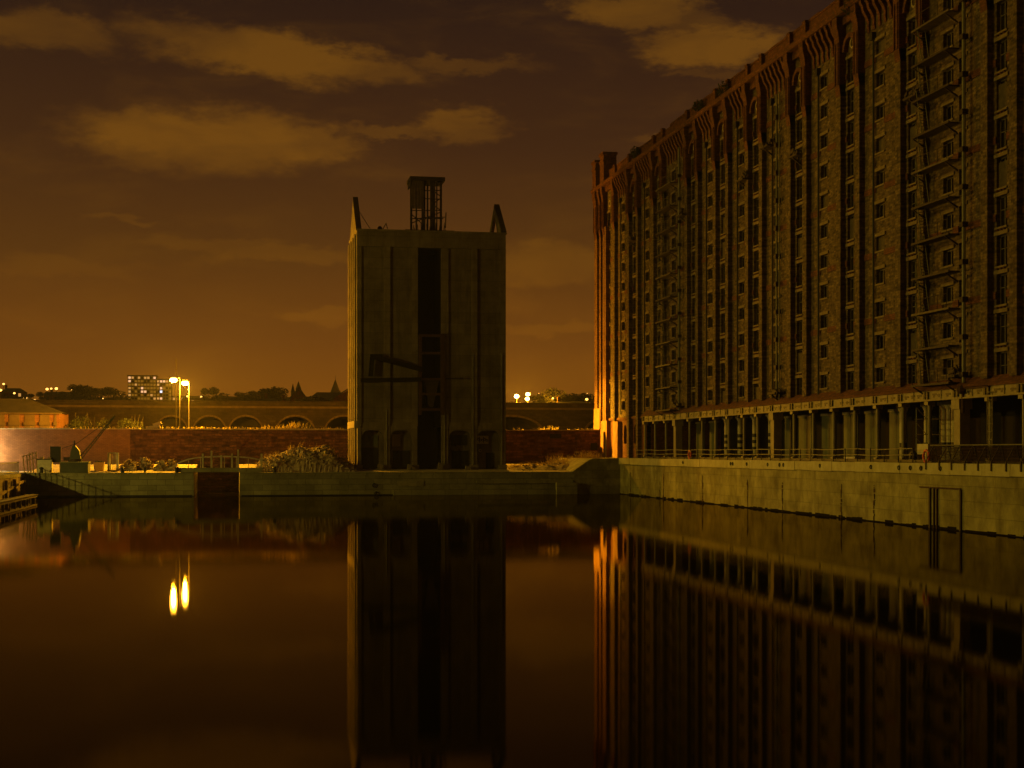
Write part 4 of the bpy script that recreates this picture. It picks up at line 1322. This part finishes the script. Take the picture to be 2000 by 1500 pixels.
# rubble heaps and the big overgrown mound
def heap(name, px0, px1, ptop, Yc, depth, lb, seed, veg=60, big=0, cat='rubble'):
    rb = R(seed)
    a, b = at(px0, 915, Yc), at(px1, 915, Yc)
    zt_ = at((px0 + px1) / 2, ptop, Yc).z
    nxx, nyy = (64, 22) if big else (34, 12)
    ph = [rb.uniform(0, 6.28) for _ in range(8)]
    m = MB()
    ht = zt_ - ZQ
    for j in range(nyy + 1):
        for i in range(nxx + 1):
            u, v = i / nxx, j / nyy
            e = min(1, 4.0 * min(u, 1 - u)) * min(1, 2.6 * min(v, 1 - v))
            e = e ** (.5 if big else .8)
            wv = .82 + .10 * math.sin(u * 9 + ph[0]) + .07 * math.sin(u * 21 + v * 5 + ph[1]) + .05 * math.sin(v * 17 + u * 33 + ph[2])
            z = ZQ - .05 + ht * e * (wv + rb.uniform(-.07, .07) if e > 0 else 1)
            m.v.append((a.x + (b.x - a.x) * u + rb.uniform(-.1, .1), Yc - depth / 2 + depth * v + rb.uniform(-.1, .1), z))
    for j in range(nyy):
        for i in range(nxx):
            q = j * (nxx + 1) + i
            m.f.append((q, q + 1, q + nxx + 2, q + nxx + 1))
    t_ = thing(name, ((a.x + b.x) / 2, Yc, ZQ), lb, cat)
    new('earth_core', m, M['rubble'], t_)
    s = MB()
    for i in range(90 if not big else 620):
        q = rb.choice(m.v)
        if q[2] < ZQ + .05:
            continue
        sz = rb.uniform(.05, .24)
        s.obox((q[0], q[1], q[2] + .03), Vector((sz, rb.uniform(-.1, .1), rb.uniform(-.1, .1))), Vector((rb.uniform(-.1, .1), sz * .7, 0)), Vector((rb.uniform(-.1, .1), 0, sz * rb.uniform(.3, .7))))
    tag(new('stones', s, M['rubble'], t_), None, None, None, 'stuff')
    w = MB()
    for i in range(veg):
        q = rb.choice(m.v)
        blades(w, (q[0], q[1], q[2] - .05), (.35, .35), rb.randint(3, 14), rb.uniform(.25, .95) if big else .4, .013, rb)
    tag(new('dry_weeds', w, M['drygrass'], t_), None, None, None, 'stuff')


heap('rubble_heap', 232, 272, 899, YQ + 7, 4, 'low rubble heap right of the metal frame', 41, 22)
heap('rubble_heap', 266, 302, 894, YQ + 8, 4, 'pointed middle rubble heap on the far quay', 42, 20)
heap('rubble_heap', 300, 352, 897, YQ + 7, 4, 'rubble heap nearest the arched footbridge', 43, 30)
heap('overgrown_mound', 500, 692, 872, YQ + 6.5, 8, 'big mound of rubble overgrown with dead weeds beside the silo', 44, 80, 1, 'mound')
heap('earth_bank', 985, 1145, 905, YQ + 7, 6, 'low dark earth bank between the silo and the warehouse', 45, 50, 0, 'bank')

# shrubs in the gap between silo and warehouse
for j, (px, py, s, lb) in enumerate(((1008, 902, .7, 'tiny bright weed tuft hard by the right foot of the silo'), (1030, 906, .9, 'low grass tuft second right of the silo'), (1058, 908, 1.0, 'low grass tuft third right of the silo'),
                                     (1088, 897, 1.4, 'bushy weed halfway between silo and warehouse'), (1115, 896, 1.6, 'tall weed just right of the halfway bush'), (1138, 893, 1.5, 'bright leafy weed near the warehouse corner'),
                                     (1158, 890, 1.3, 'weed growing against the splayed quay corner by the warehouse'))):
    Yc = YQ + 9 + (j % 3)
    p = at(px, py + 6, Yc)
    rb = R(700 + j)
    zs_ = ZQ + .2 if p.x < 38 else (ZR - .15 if p.x > 40.4 else ZQ + .7)
    b_ = thing('shrub', (p.x, Yc, zs_), lb, 'shrub', 'weeds in the gap beside the warehouse')
    m = MB()
    blades(m, (p.x, Yc, zs_), (1.3, 1.2), 110, (1.0 if p.x < 40 else .6) * s, .022, rb)
    new('stems', m, M['drygrass'], b_)
    m = MB()
    leaves(m, (p.x, Yc, zs_ + .35 * s), (1.2, .9, .45 * s), 130, .09, rb, .1)
    new('foliage', m, M['drygrass'], b_)
# weeds along the top of the dock wall
m = MB()
rb = R(88)
for i in range(150):
    xx = rb.uniform(X_SPLIT - 16, 46)
    blades(m, (xx, YWALL + .2, zt - .02), (.5, .3), 4, .34, .02, rb)
for (px, n, h) in ((560, 30, .9), (575, 34, 1.0), (585, 30, .9), (545, 22, .7), (390, 26, .35), (430, 18, .3), (1075, 26, .6), (520, 16, .5), (300, 20, .4)):
    p = at(px, 838, YWALL)
    blades(m, (p.x, YWALL + .1, zt - .02), (1.2, .3), n, h, .035, rb)
tag(new('wall_weeds', m, M['drygrass'], None, (0, 0, 0)), 'thin dry weeds growing along the top of the dock wall', 'weeds', None, 'stuff')
p = at(308, 830, YWALL + .8)
t_ = thing('fallen_slab', (p.x, p.y, zt), 'two pale broken slabs propped on top of the dock wall', 'slab')
new('slab', MB().obox((p.x - .5, YWALL + .1, zt + .22), Vector((.85, 0, .12)), Vector((0, .35, 0)), Vector((-.03, 0, .16))), M['sandstone'], t_)
new('slab', MB().obox((p.x - .05, YWALL + .1, zt + .62), Vector((.48, 0, .16)), Vector((0, .3, 0)), Vector((-.05, 0, .14))), M['sandstone'], t_)

# floating jetty at the left edge
jt = thing('jetty', (-17.6, 128, 0), 'timber floating jetty with open sides at the left edge of the water', 'jetty')
jx = -17.6
for (z0, z1) in ((.02, .16), (.78, .98)):
    for dx in (0, -.6):
        new('beam', MB().box(jx + dx - .12, jx + dx, 105, 140, z0, z1), M['timber'], jt)
for i in range(12):
    yy = 105.2 + i * 3.05
    for dx in (0, -.6):
        new('post', MB().box(jx + dx - .11, jx + dx - .01, yy, yy + .2, .16, .78), M['timber'], jt)
y = 105.0
while y < 139.9:
    new('plank', MB().box(jx - .75, jx + .08, y, y + .33, .985, 1.04), M['timber'], jt)
    y += .36
for yy in (112, 139.4):
    new('pile', MB().tube((jx - .35, yy, -1), (jx - .35, yy, .9), .14, 8), M['steel_dark'], jt)
# curved quay ladder at the corner
ld = thing('quay_ladder', (XL + .6, YQ - .3, 0), 'curved iron ladder hanging in the left corner of the dock', 'ladder')
for dx in (0, .45):
    pts = [(XL + 1.0 + dx * .9 - .75 * math.sin(k / 8 * 1.3) ** 2, YQ - .12, ZQ + .05 - 2.5 * k / 8) for k in range(9)]
    new('stringer', MB().path(pts, .04, 5), M['pipe'], ld)
for k in range(1, 8):
    z = ZQ - 2.5 * k / 8
    xx = XL + 1.0 - .75 * math.sin(k / 8 * 1.3) ** 2
    new('rung', MB().tube((xx, YQ - .12, z), (xx + .4, YQ - .12, z), .025, 5), M['pipe'], ld)


# ================================================================== STREET LAMPS
def street_lamp(pos, zg, zl, lb, power, col, glowmat, group=None, arm=.9, light=True, r=.37, pm='pole'):
    x, y = pos
    t_ = thing('street_lamp', (x, y, zg), lb, 'street lamp', group)
    new('pole', MB().tube((x, y, zg), (x, y, zl + .35), .095, 8, .06), M[pm], t_)
    new('arm', MB().path([(x, y, zl + .3), (x - arm * .5, y - .1, zl + .48), (x - arm, y - .2, zl + .42)], .05, 6), M['steel_grey'], t_)
    hd = new('lantern', MB().box(x - arm - .45, x - arm + .35, y - .42, y + .02, zl + .3, zl + .5), M['steel_grey'], t_)
    new('bowl', MB().ball((x - arm - .05, y - .2, zl + .08), r * 1.2, r, r * .8, 10, 6), M[glowmat], hd)
    if light:
        lamp_light('lamp_light', (x - arm - .05, y - .2, zl - .52), power, col, .22, t_)
    return t_


SOD = (1.0, 0.42, 0.012)
a, b = at(343, 743, 188.6), at(363, 749, 195.5)
street_lamp((a.x + .55, 188.6), 5.5, a.z - .05, 'taller orange street lamp, left of the bright pair behind the dock wall', 52000, SOD, 'lamp_glow', 'sodium street lamps behind the dock wall', .75)
street_lamp((b.x + .40, 195.5), 5.5, b.z - .05, 'lower orange street lamp with a brightly lit pole, right of the pair', 52000, SOD, 'lamp_glow', 'sodium street lamps behind the dock wall', .45)
ms_ = at(344, 700, 203)
mst = new('aerial_mast', MB().tube((ms_.x, 203, 5.5), (ms_.x, 203, ms_.z), .05, 6), M['dead_black'], None, (ms_.x, 203, 5.5))
tag(mst, 'thin dark aerial mast rising behind the left street lamp', 'mast')
# lamp standing behind the silo: it lights the foot of the warehouse corner
fl_ = street_lamp((33.3, 189.4), 5.5, 14.0, 'tall flood lamp hidden behind the silo, lighting the warehouse corner', 14000, SOD, 'lamp_glow', None, .3)
sp_ = bpy.data.lights.new('flood_light', 'SPOT')
sp_.energy, sp_.color, sp_.shadow_soft_size, sp_.spot_size, sp_.spot_blend = 60000, (1.0, 0.46, 0.015), .25, math.radians(74), .9
so_ = link('flood_light', sp_, fl_, (34.0, 189.2, 13.4))
so_.rotation_euler = Vector((13.2, -3.2, -6.4)).to_track_quat('-Z', 'Y').to_euler()
# yellow quay lamp on the left bank: lights the far quay's face and throws the corner shadow
street_lamp((-50.0, 123.0), ZQ, 14.0, 'yellow quayside lamp on the left bank beyond the picture edge', 46000, (1.0, .72, .10), 'lamp_glow', None, .4)
# white floodlight beyond the left edge
street_lamp((-28.7, 183.0), ZQ, 5.4, 'white yard lamp beyond the left edge lighting the brick wall', 2600, (1.0, .86, .42), 'lamp_white', None, .4)

# ================================================================== BEHIND THE WALL
# low brick building with four lit blind arches
bl = thing('low_building', (-34, 207, 5.5), 'low hip-roofed brick building with pale blind bays at the left edge', 'building')
YL = 205.0
xr_ = at(116, 800, YL).x
ze, zp = at(60, 806, YL).z, at(55, 787, YL + 4).z
new('wall', MB().box(xr_ - 34, xr_, YL, YL + 11, 5.4, ze), M['brick_smooth'], bl)
new('roof', MB().prism([(xr_ - 34.5, ze), (xr_ + .4, ze), (xr_ - 4.4, zp + .5), (xr_ - 30, zp + .5)], 'y', YL + 2.5, YL + 8.5).quad((xr_ - 34.5, YL - .4, ze), (xr_ + .4, YL - .4, ze), (xr_ - 4.4, YL + 2.6, zp + .5), (xr_ - 30, YL + 2.6, zp + .5)), M['slate'], bl)
for (a, b) in ((-6, 9), (18, 38), (48, 68), (78, 97), (106, 110)):
    p, q = at(a, 836, YL), at(b, 809, YL)
    f = new('blind_bay', MB().box(p.x, q.x, YL - .06, YL + .02, 5.45, q.z), M['bay'], bl)
    new('sill', MB().box(p.x - .1, q.x + .1, YL - .2, YL - .055, p.z + .35, p.z + .8), M['bay'], f)
new('gutter', MB().box(xr_ - 34.3, xr_ + .3, YL - .36, YL - .003, ze - .16, ze - .005), M['bay'], bl)

# railway viaduct
vd = thing('viaduct', (20, 240, 5.5), 'long low stone railway viaduct with dark arches behind the dock wall', 'viaduct')
YV = 240.0
vz = at(600, 797, YV).z
x_prev = -60.0
spans = [(305, 365), (378, 440), (448, 512), (541, 613), (636, 708), (730, 800), (825, 895), (935, 1056), (1146, 1264), (1350, 1460)]
for i, (a, b) in enumerate(spans):
    xa, xb = at(a, 838, YV).x, at(b, 838, YV).x
    new('pier', MB().box(x_prev, xa, YV, YV + 8, 4.5, vz), M['viaduct'], vd)
    n = 12
    cx_ = (xa + xb) / 2
    rr = (xb - xa) / 2
    zs = at(a, 842, YV).z
    zcn = at(a, 813.5, YV).z
    pts = [(xa, vz), (xa, zs)] + [(cx_ - rr * math.cos(math.pi * k / n), zs + (zcn - zs) * math.sin(math.pi * k / n)) for k in range(n + 1)][1:-1] + [(xb, zs), (xb, vz)]
    new('arch_span', MB().prism(pts, 'y', YV + .01, YV + 8), M['viaduct'], vd)
    for k in range(n):
        a0, a1 = math.pi * k / n, math.pi * (k + .93) / n
        new('arch_stone', MB().prism([(cx_ - rr * s * math.cos(q), zs + ((zcn - zs) * s + (.0 if s == 1 else .1)) * math.sin(q)) for q, s in ((a0, 1), (a1, 1), (a1, 1.09), (a0, 1.09))], 'y', YV - .1, YV + .02), M['ring'], vd)
    x_prev = xb
new('pier', MB().box(x_prev, 120, YV, YV + 8, 4.5, vz), M['viaduct'], vd)
new('string_course', MB().box(-60, 120, YV - .25, YV + .02, vz - .05, vz + .25), M['ring'], vd)
new('parapet', MB().box(-60, 120, YV - .1, YV + .4, vz + .25, at(600, 784, YV).z), M['viaduct'], vd)
new('back_fill', MB().box(-60, 120, YV + 7.0, YV + 7.9, 4.5, vz - .1), M['interior'], vd)


# far houses and halls
def far_house(px0, px1, pe, pr, Y, lb, seed, hip=False, lit=1, cat='house', ridge_axis='x', group='far houses on the hillside'):
    a, b = at(px0, pe, Y), at(px1, pe, Y)
    zr = at(px0, pr, Y).z
    zg = hgt(a.x, Y) - 1.5
    d = min(14.0, (b.x - a.x) * .8 + 3)
    t_ = thing('house', ((a.x + b.x) / 2, Y, zg), lb, cat, group)
    wl_ = MB().box(a.x, b.x, Y, Y + d, zg, a.z)
    o = .3
    if ridge_axis == 'y':
        wl_.prism([(a.x, a.z), (b.x, a.z), ((a.x + b.x) / 2, zr)], 'y', Y + .02, Y + d)
        rf = MB()
        c = (a.x + b.x) / 2
        rf.prism([(a.x - o, a.z - .1), (c, zr + .1), (c, zr + .35), (a.x - o, a.z + .15)], 'y', Y - o, Y + d)
        rf.prism([(b.x + o, a.z - .1), (b.x + o, a.z + .15), (c, zr + .35), (c, zr + .1)], 'y', Y - o, Y + d)
    else:
        rf = MB()
        ins = (b.x - a.x) * .22 if hip else 0
        rf.v += [(a.x - o, Y - o, a.z), (b.x + o, Y - o, a.z), (b.x + o, Y + d + o, a.z), (a.x - o, Y + d + o, a.z), (a.x + ins, Y + d / 2, zr), (b.x - ins, Y + d / 2, zr)]
        rf.f += [(0, 1, 5, 4), (1, 2, 5), (2, 3, 4, 5), (3, 0, 4), (0, 3, 2, 1)]
    new('wall', wl_, M['brick_red'], t_)
    ro = new('roof', rf, M['slate'], t_)
    rb = R(seed)
    cxx = a.x + (b.x - a.x) * rb.uniform(.1, .3)
    if cat == 'house':
        new('chimney', MB().box(cxx, cxx + .9, Y + d / 2 - .5, Y + d / 2 + .5, a.z, zr + 1.3), M['brick_red'], ro)
    n = max(2, int((b.x - a.x) / 3.0))
    for i in range(n):
        xx = a.x + (b.x - a.x) * (i + .5) / n
        new('window', MB().box(xx - .5, xx + .5, Y - .06, Y - .01, a.z - 1.9, a.z - .6), M['win_warm'] if rb.random() < .25 * lit else M['glass'], t_)
    return t_


far_house(0, 46, 765, 757, 620, 'long lit terrace at the far left edge of the hill', 1, True, 3.0)
far_house(505, 545, 786, 776, 420, 'dark hip-roofed house left of the paired spires', 2, True)
far_house(602, 690, 781, 764, 330, 'long dark hall with a hipped roof left of the silo', 4, True, .3, 'hall')
far_house(652, 730, 778, 755, 318, 'dark gabled hall partly hidden behind the silo', 5, False, .2, 'hall', 'y')
far_house(548, 562, 784, 780, 400, 'tiny pale gabled house below the paired spires', 6, False, .4, 'house', 'y')
far_house(1085, 1160, 790, 782, 420, 'low dark house row right of the floodlights', 7, True, .5)
far_house(355, 412, 779, 772, 640, 'lit low block behind the right street lamp', 8, True, 2.0)
far_house(420, 470, 781, 773, 560, 'dark terrace right of the street lamps on the hill', 9, False, .6)
far_house(180, 245, 782, 775, 600, 'dark terrace left of the lit apartment block', 12, False, .5)
far_house(85, 150, 772, 764, 640, 'terrace beneath the row of three hill lamps', 13, False, 1.2)
# chapel with two spirelets
Yc = 380.0
a, b = at(566, 781, Yc), at(598, 781, Yc)
cxp = (a.x + b.x) / 2
ch = thing('chapel', (cxp, Yc, 10), 'dark steep-gabled chapel with two spirelets on the skyline', 'chapel')
new('wall', MB().box(a.x, b.x, Yc, Yc + 12, 8, a.z).prism([(a.x, a.z), (b.x, a.z), (cxp + .3, at(583, 758, Yc).z)], 'y', Yc + .02, Yc + 12), M['brick_red'], ch)
rf = MB()
rf.prism([(a.x - .4, a.z - .1), (cxp + .3, at(583, 758, Yc).z), (cxp + .3, at(583, 757, Yc).z + .2), (a.x - .4, a.z + .2)], 'y', Yc - .3, Yc + 12)
rf.prism([(b.x + .4, a.z - .1), (b.x + .4, a.z + .2), (cxp + .3, at(583, 757, Yc).z + .2), (cxp + .3, at(583, 758, Yc).z)], 'y', Yc - .3, Yc + 12)
new('roof', rf, M['slate'], ch)
for (px, pt, w) in ((583, 747, .7), (572, 752, .5)):
    v = at(px, pt, Yc + 3)
    new('spirelet', MB().tube((v.x, Yc + 3, v.z - 4.0), (v.x, Yc + 3, v.z - 1.8), w, 6).tube((v.x, Yc + 3, v.z - 1.8), (v.x, Yc + 3, v.z + .3), w * 1.1, 6, .04), M['slate'], ch)
new('window', MB().torus((cxp + .2, Yc - .02, at(583, 768, Yc).z), .7, .12, 'y', 12, 5), M['slate'], ch)
Yc = 460.0
v = at(655, 741, Yc)
ct = thing('church_tower', (v.x, Yc, 12), 'small church tower with a pyramid spire on the skyline beside the silo', 'church')
new('tower', MB().box(v.x - 1.7, v.x + 1.7, Yc - 1.7, Yc + 1.7, 10, v.z - 5.0), M['brick_red'], ct)
new('spire', MB().tube((v.x, Yc, v.z - 5.0), (v.x, Yc, v.z), 1.9, 6, .05), M['slate'], ct)
new('vane', MB().tube((v.x, Yc, v.z - .1), (v.x, Yc, v.z + 1.2), .06, 5), M['steel_dark'], ct)
for s in (-1, 1):
    new('pinnacle', MB().tube((v.x + 1.4 * s, Yc - 1.4, v.z - 5), (v.x + 1.4 * s, Yc - 1.4, v.z - 3.4), .4, 5, .03), M['slate'], ct)

# lit apartment block on the hill, two wings
YA = 760.0


def block(px0, px1, pt, pb, rows, colsn, lb, seed, litset, dim):
    a, b = at(px0, pb, YA), at(px1, pt, YA)
    t_ = thing('apartment_block', ((a.x + b.x) / 2, YA, a.z), lb, 'apartment block')
    new('wall', MB().box(a.x, b.x, YA, YA + 12, a.z - 8, b.z), M['render'], t_)
    new('roof', MB().box(a.x - .5, b.x + .5, YA - .5, YA + 12.5, b.z, b.z + .5), M['slate'], t_)
    fh = (b.z - a.z) / rows
    rb = R(seed)
    for j in range(rows):
        new('balcony_slab', MB().box(a.x - .2, b.x + .2, YA - .9, YA - .02, a.z + fh * j - .12, a.z + fh * j + .12), M['render'], t_)
        for i in range(colsn):
            w = (b.x - a.x) / colsn
            xx = a.x + w * (i + .5)
            m_ = litset.get((j, i)) or (M['win_dim'] if rb.random() < dim else M['glass'])
            new('window', MB().box(xx - w * .36, xx + w * .36, YA - .12, YA - .01, a.z + fh * (j + .25), a.z + fh * (j + .85)), m_, t_)
    return t_


P_, W_, V_ = M['win_pink'], M['win_warm'], M['win_white']
block(250, 305, 735, 782, 7, 9, 'lit apartment block on the hill left of the street lamps', 1,
      {(6, 0): P_, (6, 1): W_, (6, 3): W_, (6, 8): P_, (6, 6): W_, (5, 0): P_, (4, 2): W_, (3, 0): W_, (2, 0): W_, (1, 0): W_, (3, 4): P_, (2, 4): P_, (2, 5): P_, (0, 8): W_, (6, 5): W_, (1, 7): W_}, .7)
block(306, 335, 742, 782, 6, 5, 'lower lit wing joined to the hill apartment block, behind the left lamp', 2,
      {(5, 0): W_, (5, 1): P_, (5, 2): P_, (5, 3): W_, (3, 1): P_, (2, 1): V_, (0, 1): P_, (0, 0): W_, (4, 0): W_}, .5)
block(337, 385, 776, 783, 1, 9, 'long single-storey lit block at the foot of the apartment wing', 3, {(0, 0): W_, (0, 3): W_, (0, 5): W_, (0, 7): W_, (0, 8): W_}, .8)


# small far lamps on the hillside
def far_lamp(px, py, Y, lb, mk, r=.55, light=0, group='lamps on the far hillside'):
    v = at(px, py, Y)
    zg = hgt(v.x, Y) - .5
    t_ = thing('hill_lamp', (v.x, Y, zg), lb, 'street lamp', group)
    new('pole', MB().tube((v.x, Y, min(zg, v.z - 2)), (v.x, Y, v.z - r * .6), .1, 6), M['steel_dark'], t_)
    new('head', MB().ball(v, r, r, r * .8, 8, 6), M[mk], t_)
    if light:
        lamp_light('lamp_light', (v.x, Y - 1.4, v.z), light, SOD, .5, t_)


hl_ = [(7, 750, 'highest hill lamp near the left edge'), (1, 762, 'hill lamp at the left end of the lit terrace'), (28, 768, 'paler hill lamp below the lit terrace'), (92, 760, 'left of the row of three hill lamps'), (100, 759, 'middle of the row of three hill lamps'),
       (110, 759, 'right of the row of three hill lamps'), (140, 761, 'single hill lamp between the row of three and the apartment block'), (166, 760, 'upper of two hill lamps one above the other'), (167, 782, 'lower of two hill lamps one above the other, the brighter'), (68, 781, 'small lone hill lamp above the low brick building'),
       (1, 787, 'low hill lamp at the left edge above the low brick building'), (366, 774, 'white hill lamp just right of the bright lamp pole'), (393, 775, 'small hill lamp right of the bright pair of street lamps')]
for i, (px, py, lb) in enumerate(hl_):
    far_lamp(px, py, 560 + 10 * (i % 5), lb, 'lamp_far', .42 if i not in (1, 7, 8, 3, 5) else .56)
far_lamp(1009, 774, 430, 'bright floodlight left of the pair beyond the viaduct', 'lamp_mid', .75, 60000, 'floodlights beyond the viaduct')
far_lamp(1031, 770, 432, 'upper floodlight of the stacked pair beyond the viaduct', 'lamp_mid', .66, 40000, 'floodlights beyond the viaduct')
far_lamp(1030, 779, 428, 'lower floodlight of the stacked pair beyond the viaduct', 'lamp_mid', .66, 0, 'floodlights beyond the viaduct')
far_lamp(1080, 778, 430, 'faint far lamp under the square tree', 'lamp_far', .3, 0)
far_lamp(1146, 780, 430, 'dim orange far lamp nearest the warehouse corner', 'lamp_far', .45, 0)

rt_ = R(515)
for i in range(22):
    far_lamp(rt_.choice((rt_.uniform(15, 245), rt_.uniform(40, 245), rt_.uniform(400, 680), rt_.uniform(1040, 1165))), rt_.uniform(768, 789), rt_.uniform(480, 640), 'tiny scattered town light, one of many specks on the dark hillside', 'lamp_far', rt_.uniform(.14, .3), 0, 'tiny town lights scattered on the hillside')

# ------------------------------------------------------------------ trees
TREES = []
for v in range(5):
    rb = R(900 + v)
    cr_ = MB()
    H = 10.0
    for k in range(9 + v):
        a = rb.uniform(0, 6.28)
        rr = rb.uniform(0, 2.6)
        z = rb.uniform(4.4, 9.0)
        rr *= 1.15 - abs(z - 6.0) / 5.5
        leaves(cr_, (math.cos(a) * rr, math.sin(a) * rr, z), (rb.uniform(1.1, 1.9), rb.uniform(1.1, 1.9), rb.uniform(.8, 1.5)), 150, .26, rb, .15)
    tk = MB().tube((0, 0, 0), (rb.uniform(-.2, .2), 0, 3.4), .32, 8, .22)
    for k in range(6):
        a = rb.uniform(0, 6.28)
        tk.tube((0, 0, 3.0), (math.cos(a) * 1.8, math.sin(a) * 1.8, rb.uniform(5.5, 8)), .16, 5, .04)
    TREES.append((tk.mesh('trunk', M['bark']), cr_.mesh('crown', M['leaf_far'])))


def tree(px, ptop, Y, lb, v, wide=1.0, seed=0, name='tree'):
    p = at(px, ptop, Y)
    zg = hgt(p.x, Y) - .6
    s = max(.3, (p.z - zg) / 9.8)
    t_ = thing(name, (p.x, Y, zg), lb, 'tree', 'trees on the far skyline')
    ang = R(seed + px).uniform(0, 6.28)
    for nm, me in zip(('trunk', 'crown'), TREES[v]):
        o = link(nm, me, t_, (p.x, Y, zg))
        o.scale = (s * wide, s * wide, s)
        o.rotation_euler = (0, 0, ang)


tl = [(60, 768, 520, 1.2, 'rounded tree above the low brick building'), (78, 765, 540, 1.2, 'tree left of the row of three hill lamps'), (120, 764, 560, 1.3, 'tree right of the row of three hill lamps'), (148, 749, 470, 1.5, 'tallest dark tree on the left skyline'),
      (165, 752, 480, 1.3, 'second tall tree beside the tallest on the left skyline'), (188, 757, 500, 1.4, 'broad tree left of the apartment block'), (212, 756, 490, 1.5, 'broad dark tree second left of the apartment block'), (236, 762, 470, 1.3, 'dark tree touching the apartment block on its left'),
      (18, 773, 500, 1.3, 'low tree under the lit terrace'), (40, 775, 505, 1.2, 'low tree at the right end of the lit terrace'), (400, 757, 520, 1.0, 'slim tree right of the street lamp glow'), (417, 756, 525, 1.0, 'slim tree second right of the street lamp glow'),
      (440, 767, 500, 1.5, 'low broad tree on the skyline right of the lamps'), (468, 764, 490, 1.4, 'rounded tree midway between lamps and chapel'), (494, 764, 480, 1.2, 'pointed tree midway between lamps and chapel'), (520, 757, 430, 1.4, 'blocky tall tree left of the chapel'),
      (536, 755, 430, .8, 'narrow poplar left of the chapel'), (546, 756, 435, .9, 'second narrow poplar nearest the chapel'), (1050, 768, 460, 1.6, 'broad tree right of the floodlights'), (1082, 758, 440, .9, 'square-topped tree between the floodlights and the warehouse'),
      (1118, 767, 450, 1.6, 'broad tree left of the warehouse corner'), (1140, 768, 455, 1.3, 'tree second left of the warehouse corner'), (1165, 772, 450, 1.4, 'tree touching the warehouse corner'), (300, 786, 420, 1.6, 'dark tree in front of the apartment block'),
      (340, 788, 420, 1.6, 'dark tree below the apartment wing'), (262, 788, 410, 1.5, 'dark tree at the foot of the apartment block'), (380, 790, 400, 1.6, 'dark tree behind the brightly lit lamp pole'), (450, 786, 380, 1.7, 'dark low tree above the first viaduct arch'), (995, 783, 420, 1.3, 'dark tree just right of the silo'),
      (615, 776, 300, 1.5, 'dark tree in front of the long hall'), (225, 790, 400, 1.6, 'dark tree below the left terrace'), (110, 785, 420, 1.7, 'dark tree above the roof of the low brick building')]
for i, (px, pt, Y, w, lb) in enumerate(tl):
    tree(px, pt, Y, lb, i % 5, w * 1.15, i)
# bushes close behind the wall, caught by the lamps
for j, (px, py, s, lb) in enumerate(((148, 808, 1.0, 'large lamp-lit bush beside the low brick building'), (180, 808, 1.15, 'second large lamp-lit bush behind the brick wall'), (260, 812, .95, 'lamp-lit bush right of the derrick jib tip'), (225, 828, .6, 'low bush behind the wall under the derrick jib'))):
    Yb = 199.0 + j
    p = at(px, py, Yb)
    rb = R(820 + j)
    t_ = thing('bush', (p.x, Yb, 5.5), lb, 'bush', 'bushes behind the dock wall')
    m = MB()
    hgt_ = p.z - 5.5
    for k in range(9):
        leaves(m, (p.x + rb.uniform(-1.5, 1.5) * s, Yb + rb.uniform(-.9, .9), 5.5 + hgt_ * rb.uniform(.3, .8)), (.9 * s, .8 * s, .7 * s), 170, .10, rb, .1)
    new('crown', m, M['leaf'], t_)
    m = MB()
    for k in range(12):
        a = rb.uniform(0, 6.28)
        m.tube((p.x, Yb, 5.5), (p.x + math.cos(a) * 1.5 * s, Yb + math.sin(a), 5.5 + hgt_ * rb.uniform(.6, 1.05)), .05, 5, .015)
    new('stems', m, M['bark'], t_)

# ================================================================== NIGHT AIR
hz = MB().box(-900, 900, -150, 1500, -3, 75)
ho = new('haze', hz, None)
tag(ho, 'faint orange lit night haze over the whole dock', 'haze', None, 'stuff')
hm = bpy.data.materials.new('night haze')
hm.use_nodes = True
ht = hm.node_tree
ht.nodes.clear()
hv = ht.nodes.new('ShaderNodeVolumePrincipled')
hv.inputs['Color'].default_value = (0.9, 0.88, 0.85, 1)
hv.inputs['Density'].default_value = 0.00013
hv.inputs['Anisotropy'].default_value = 0.0
hout = ht.nodes.new('ShaderNodeOutputMaterial')
ht.links.new(hv.outputs[0], hout.inputs['Volume'])
ho.data.materials.append(hm)
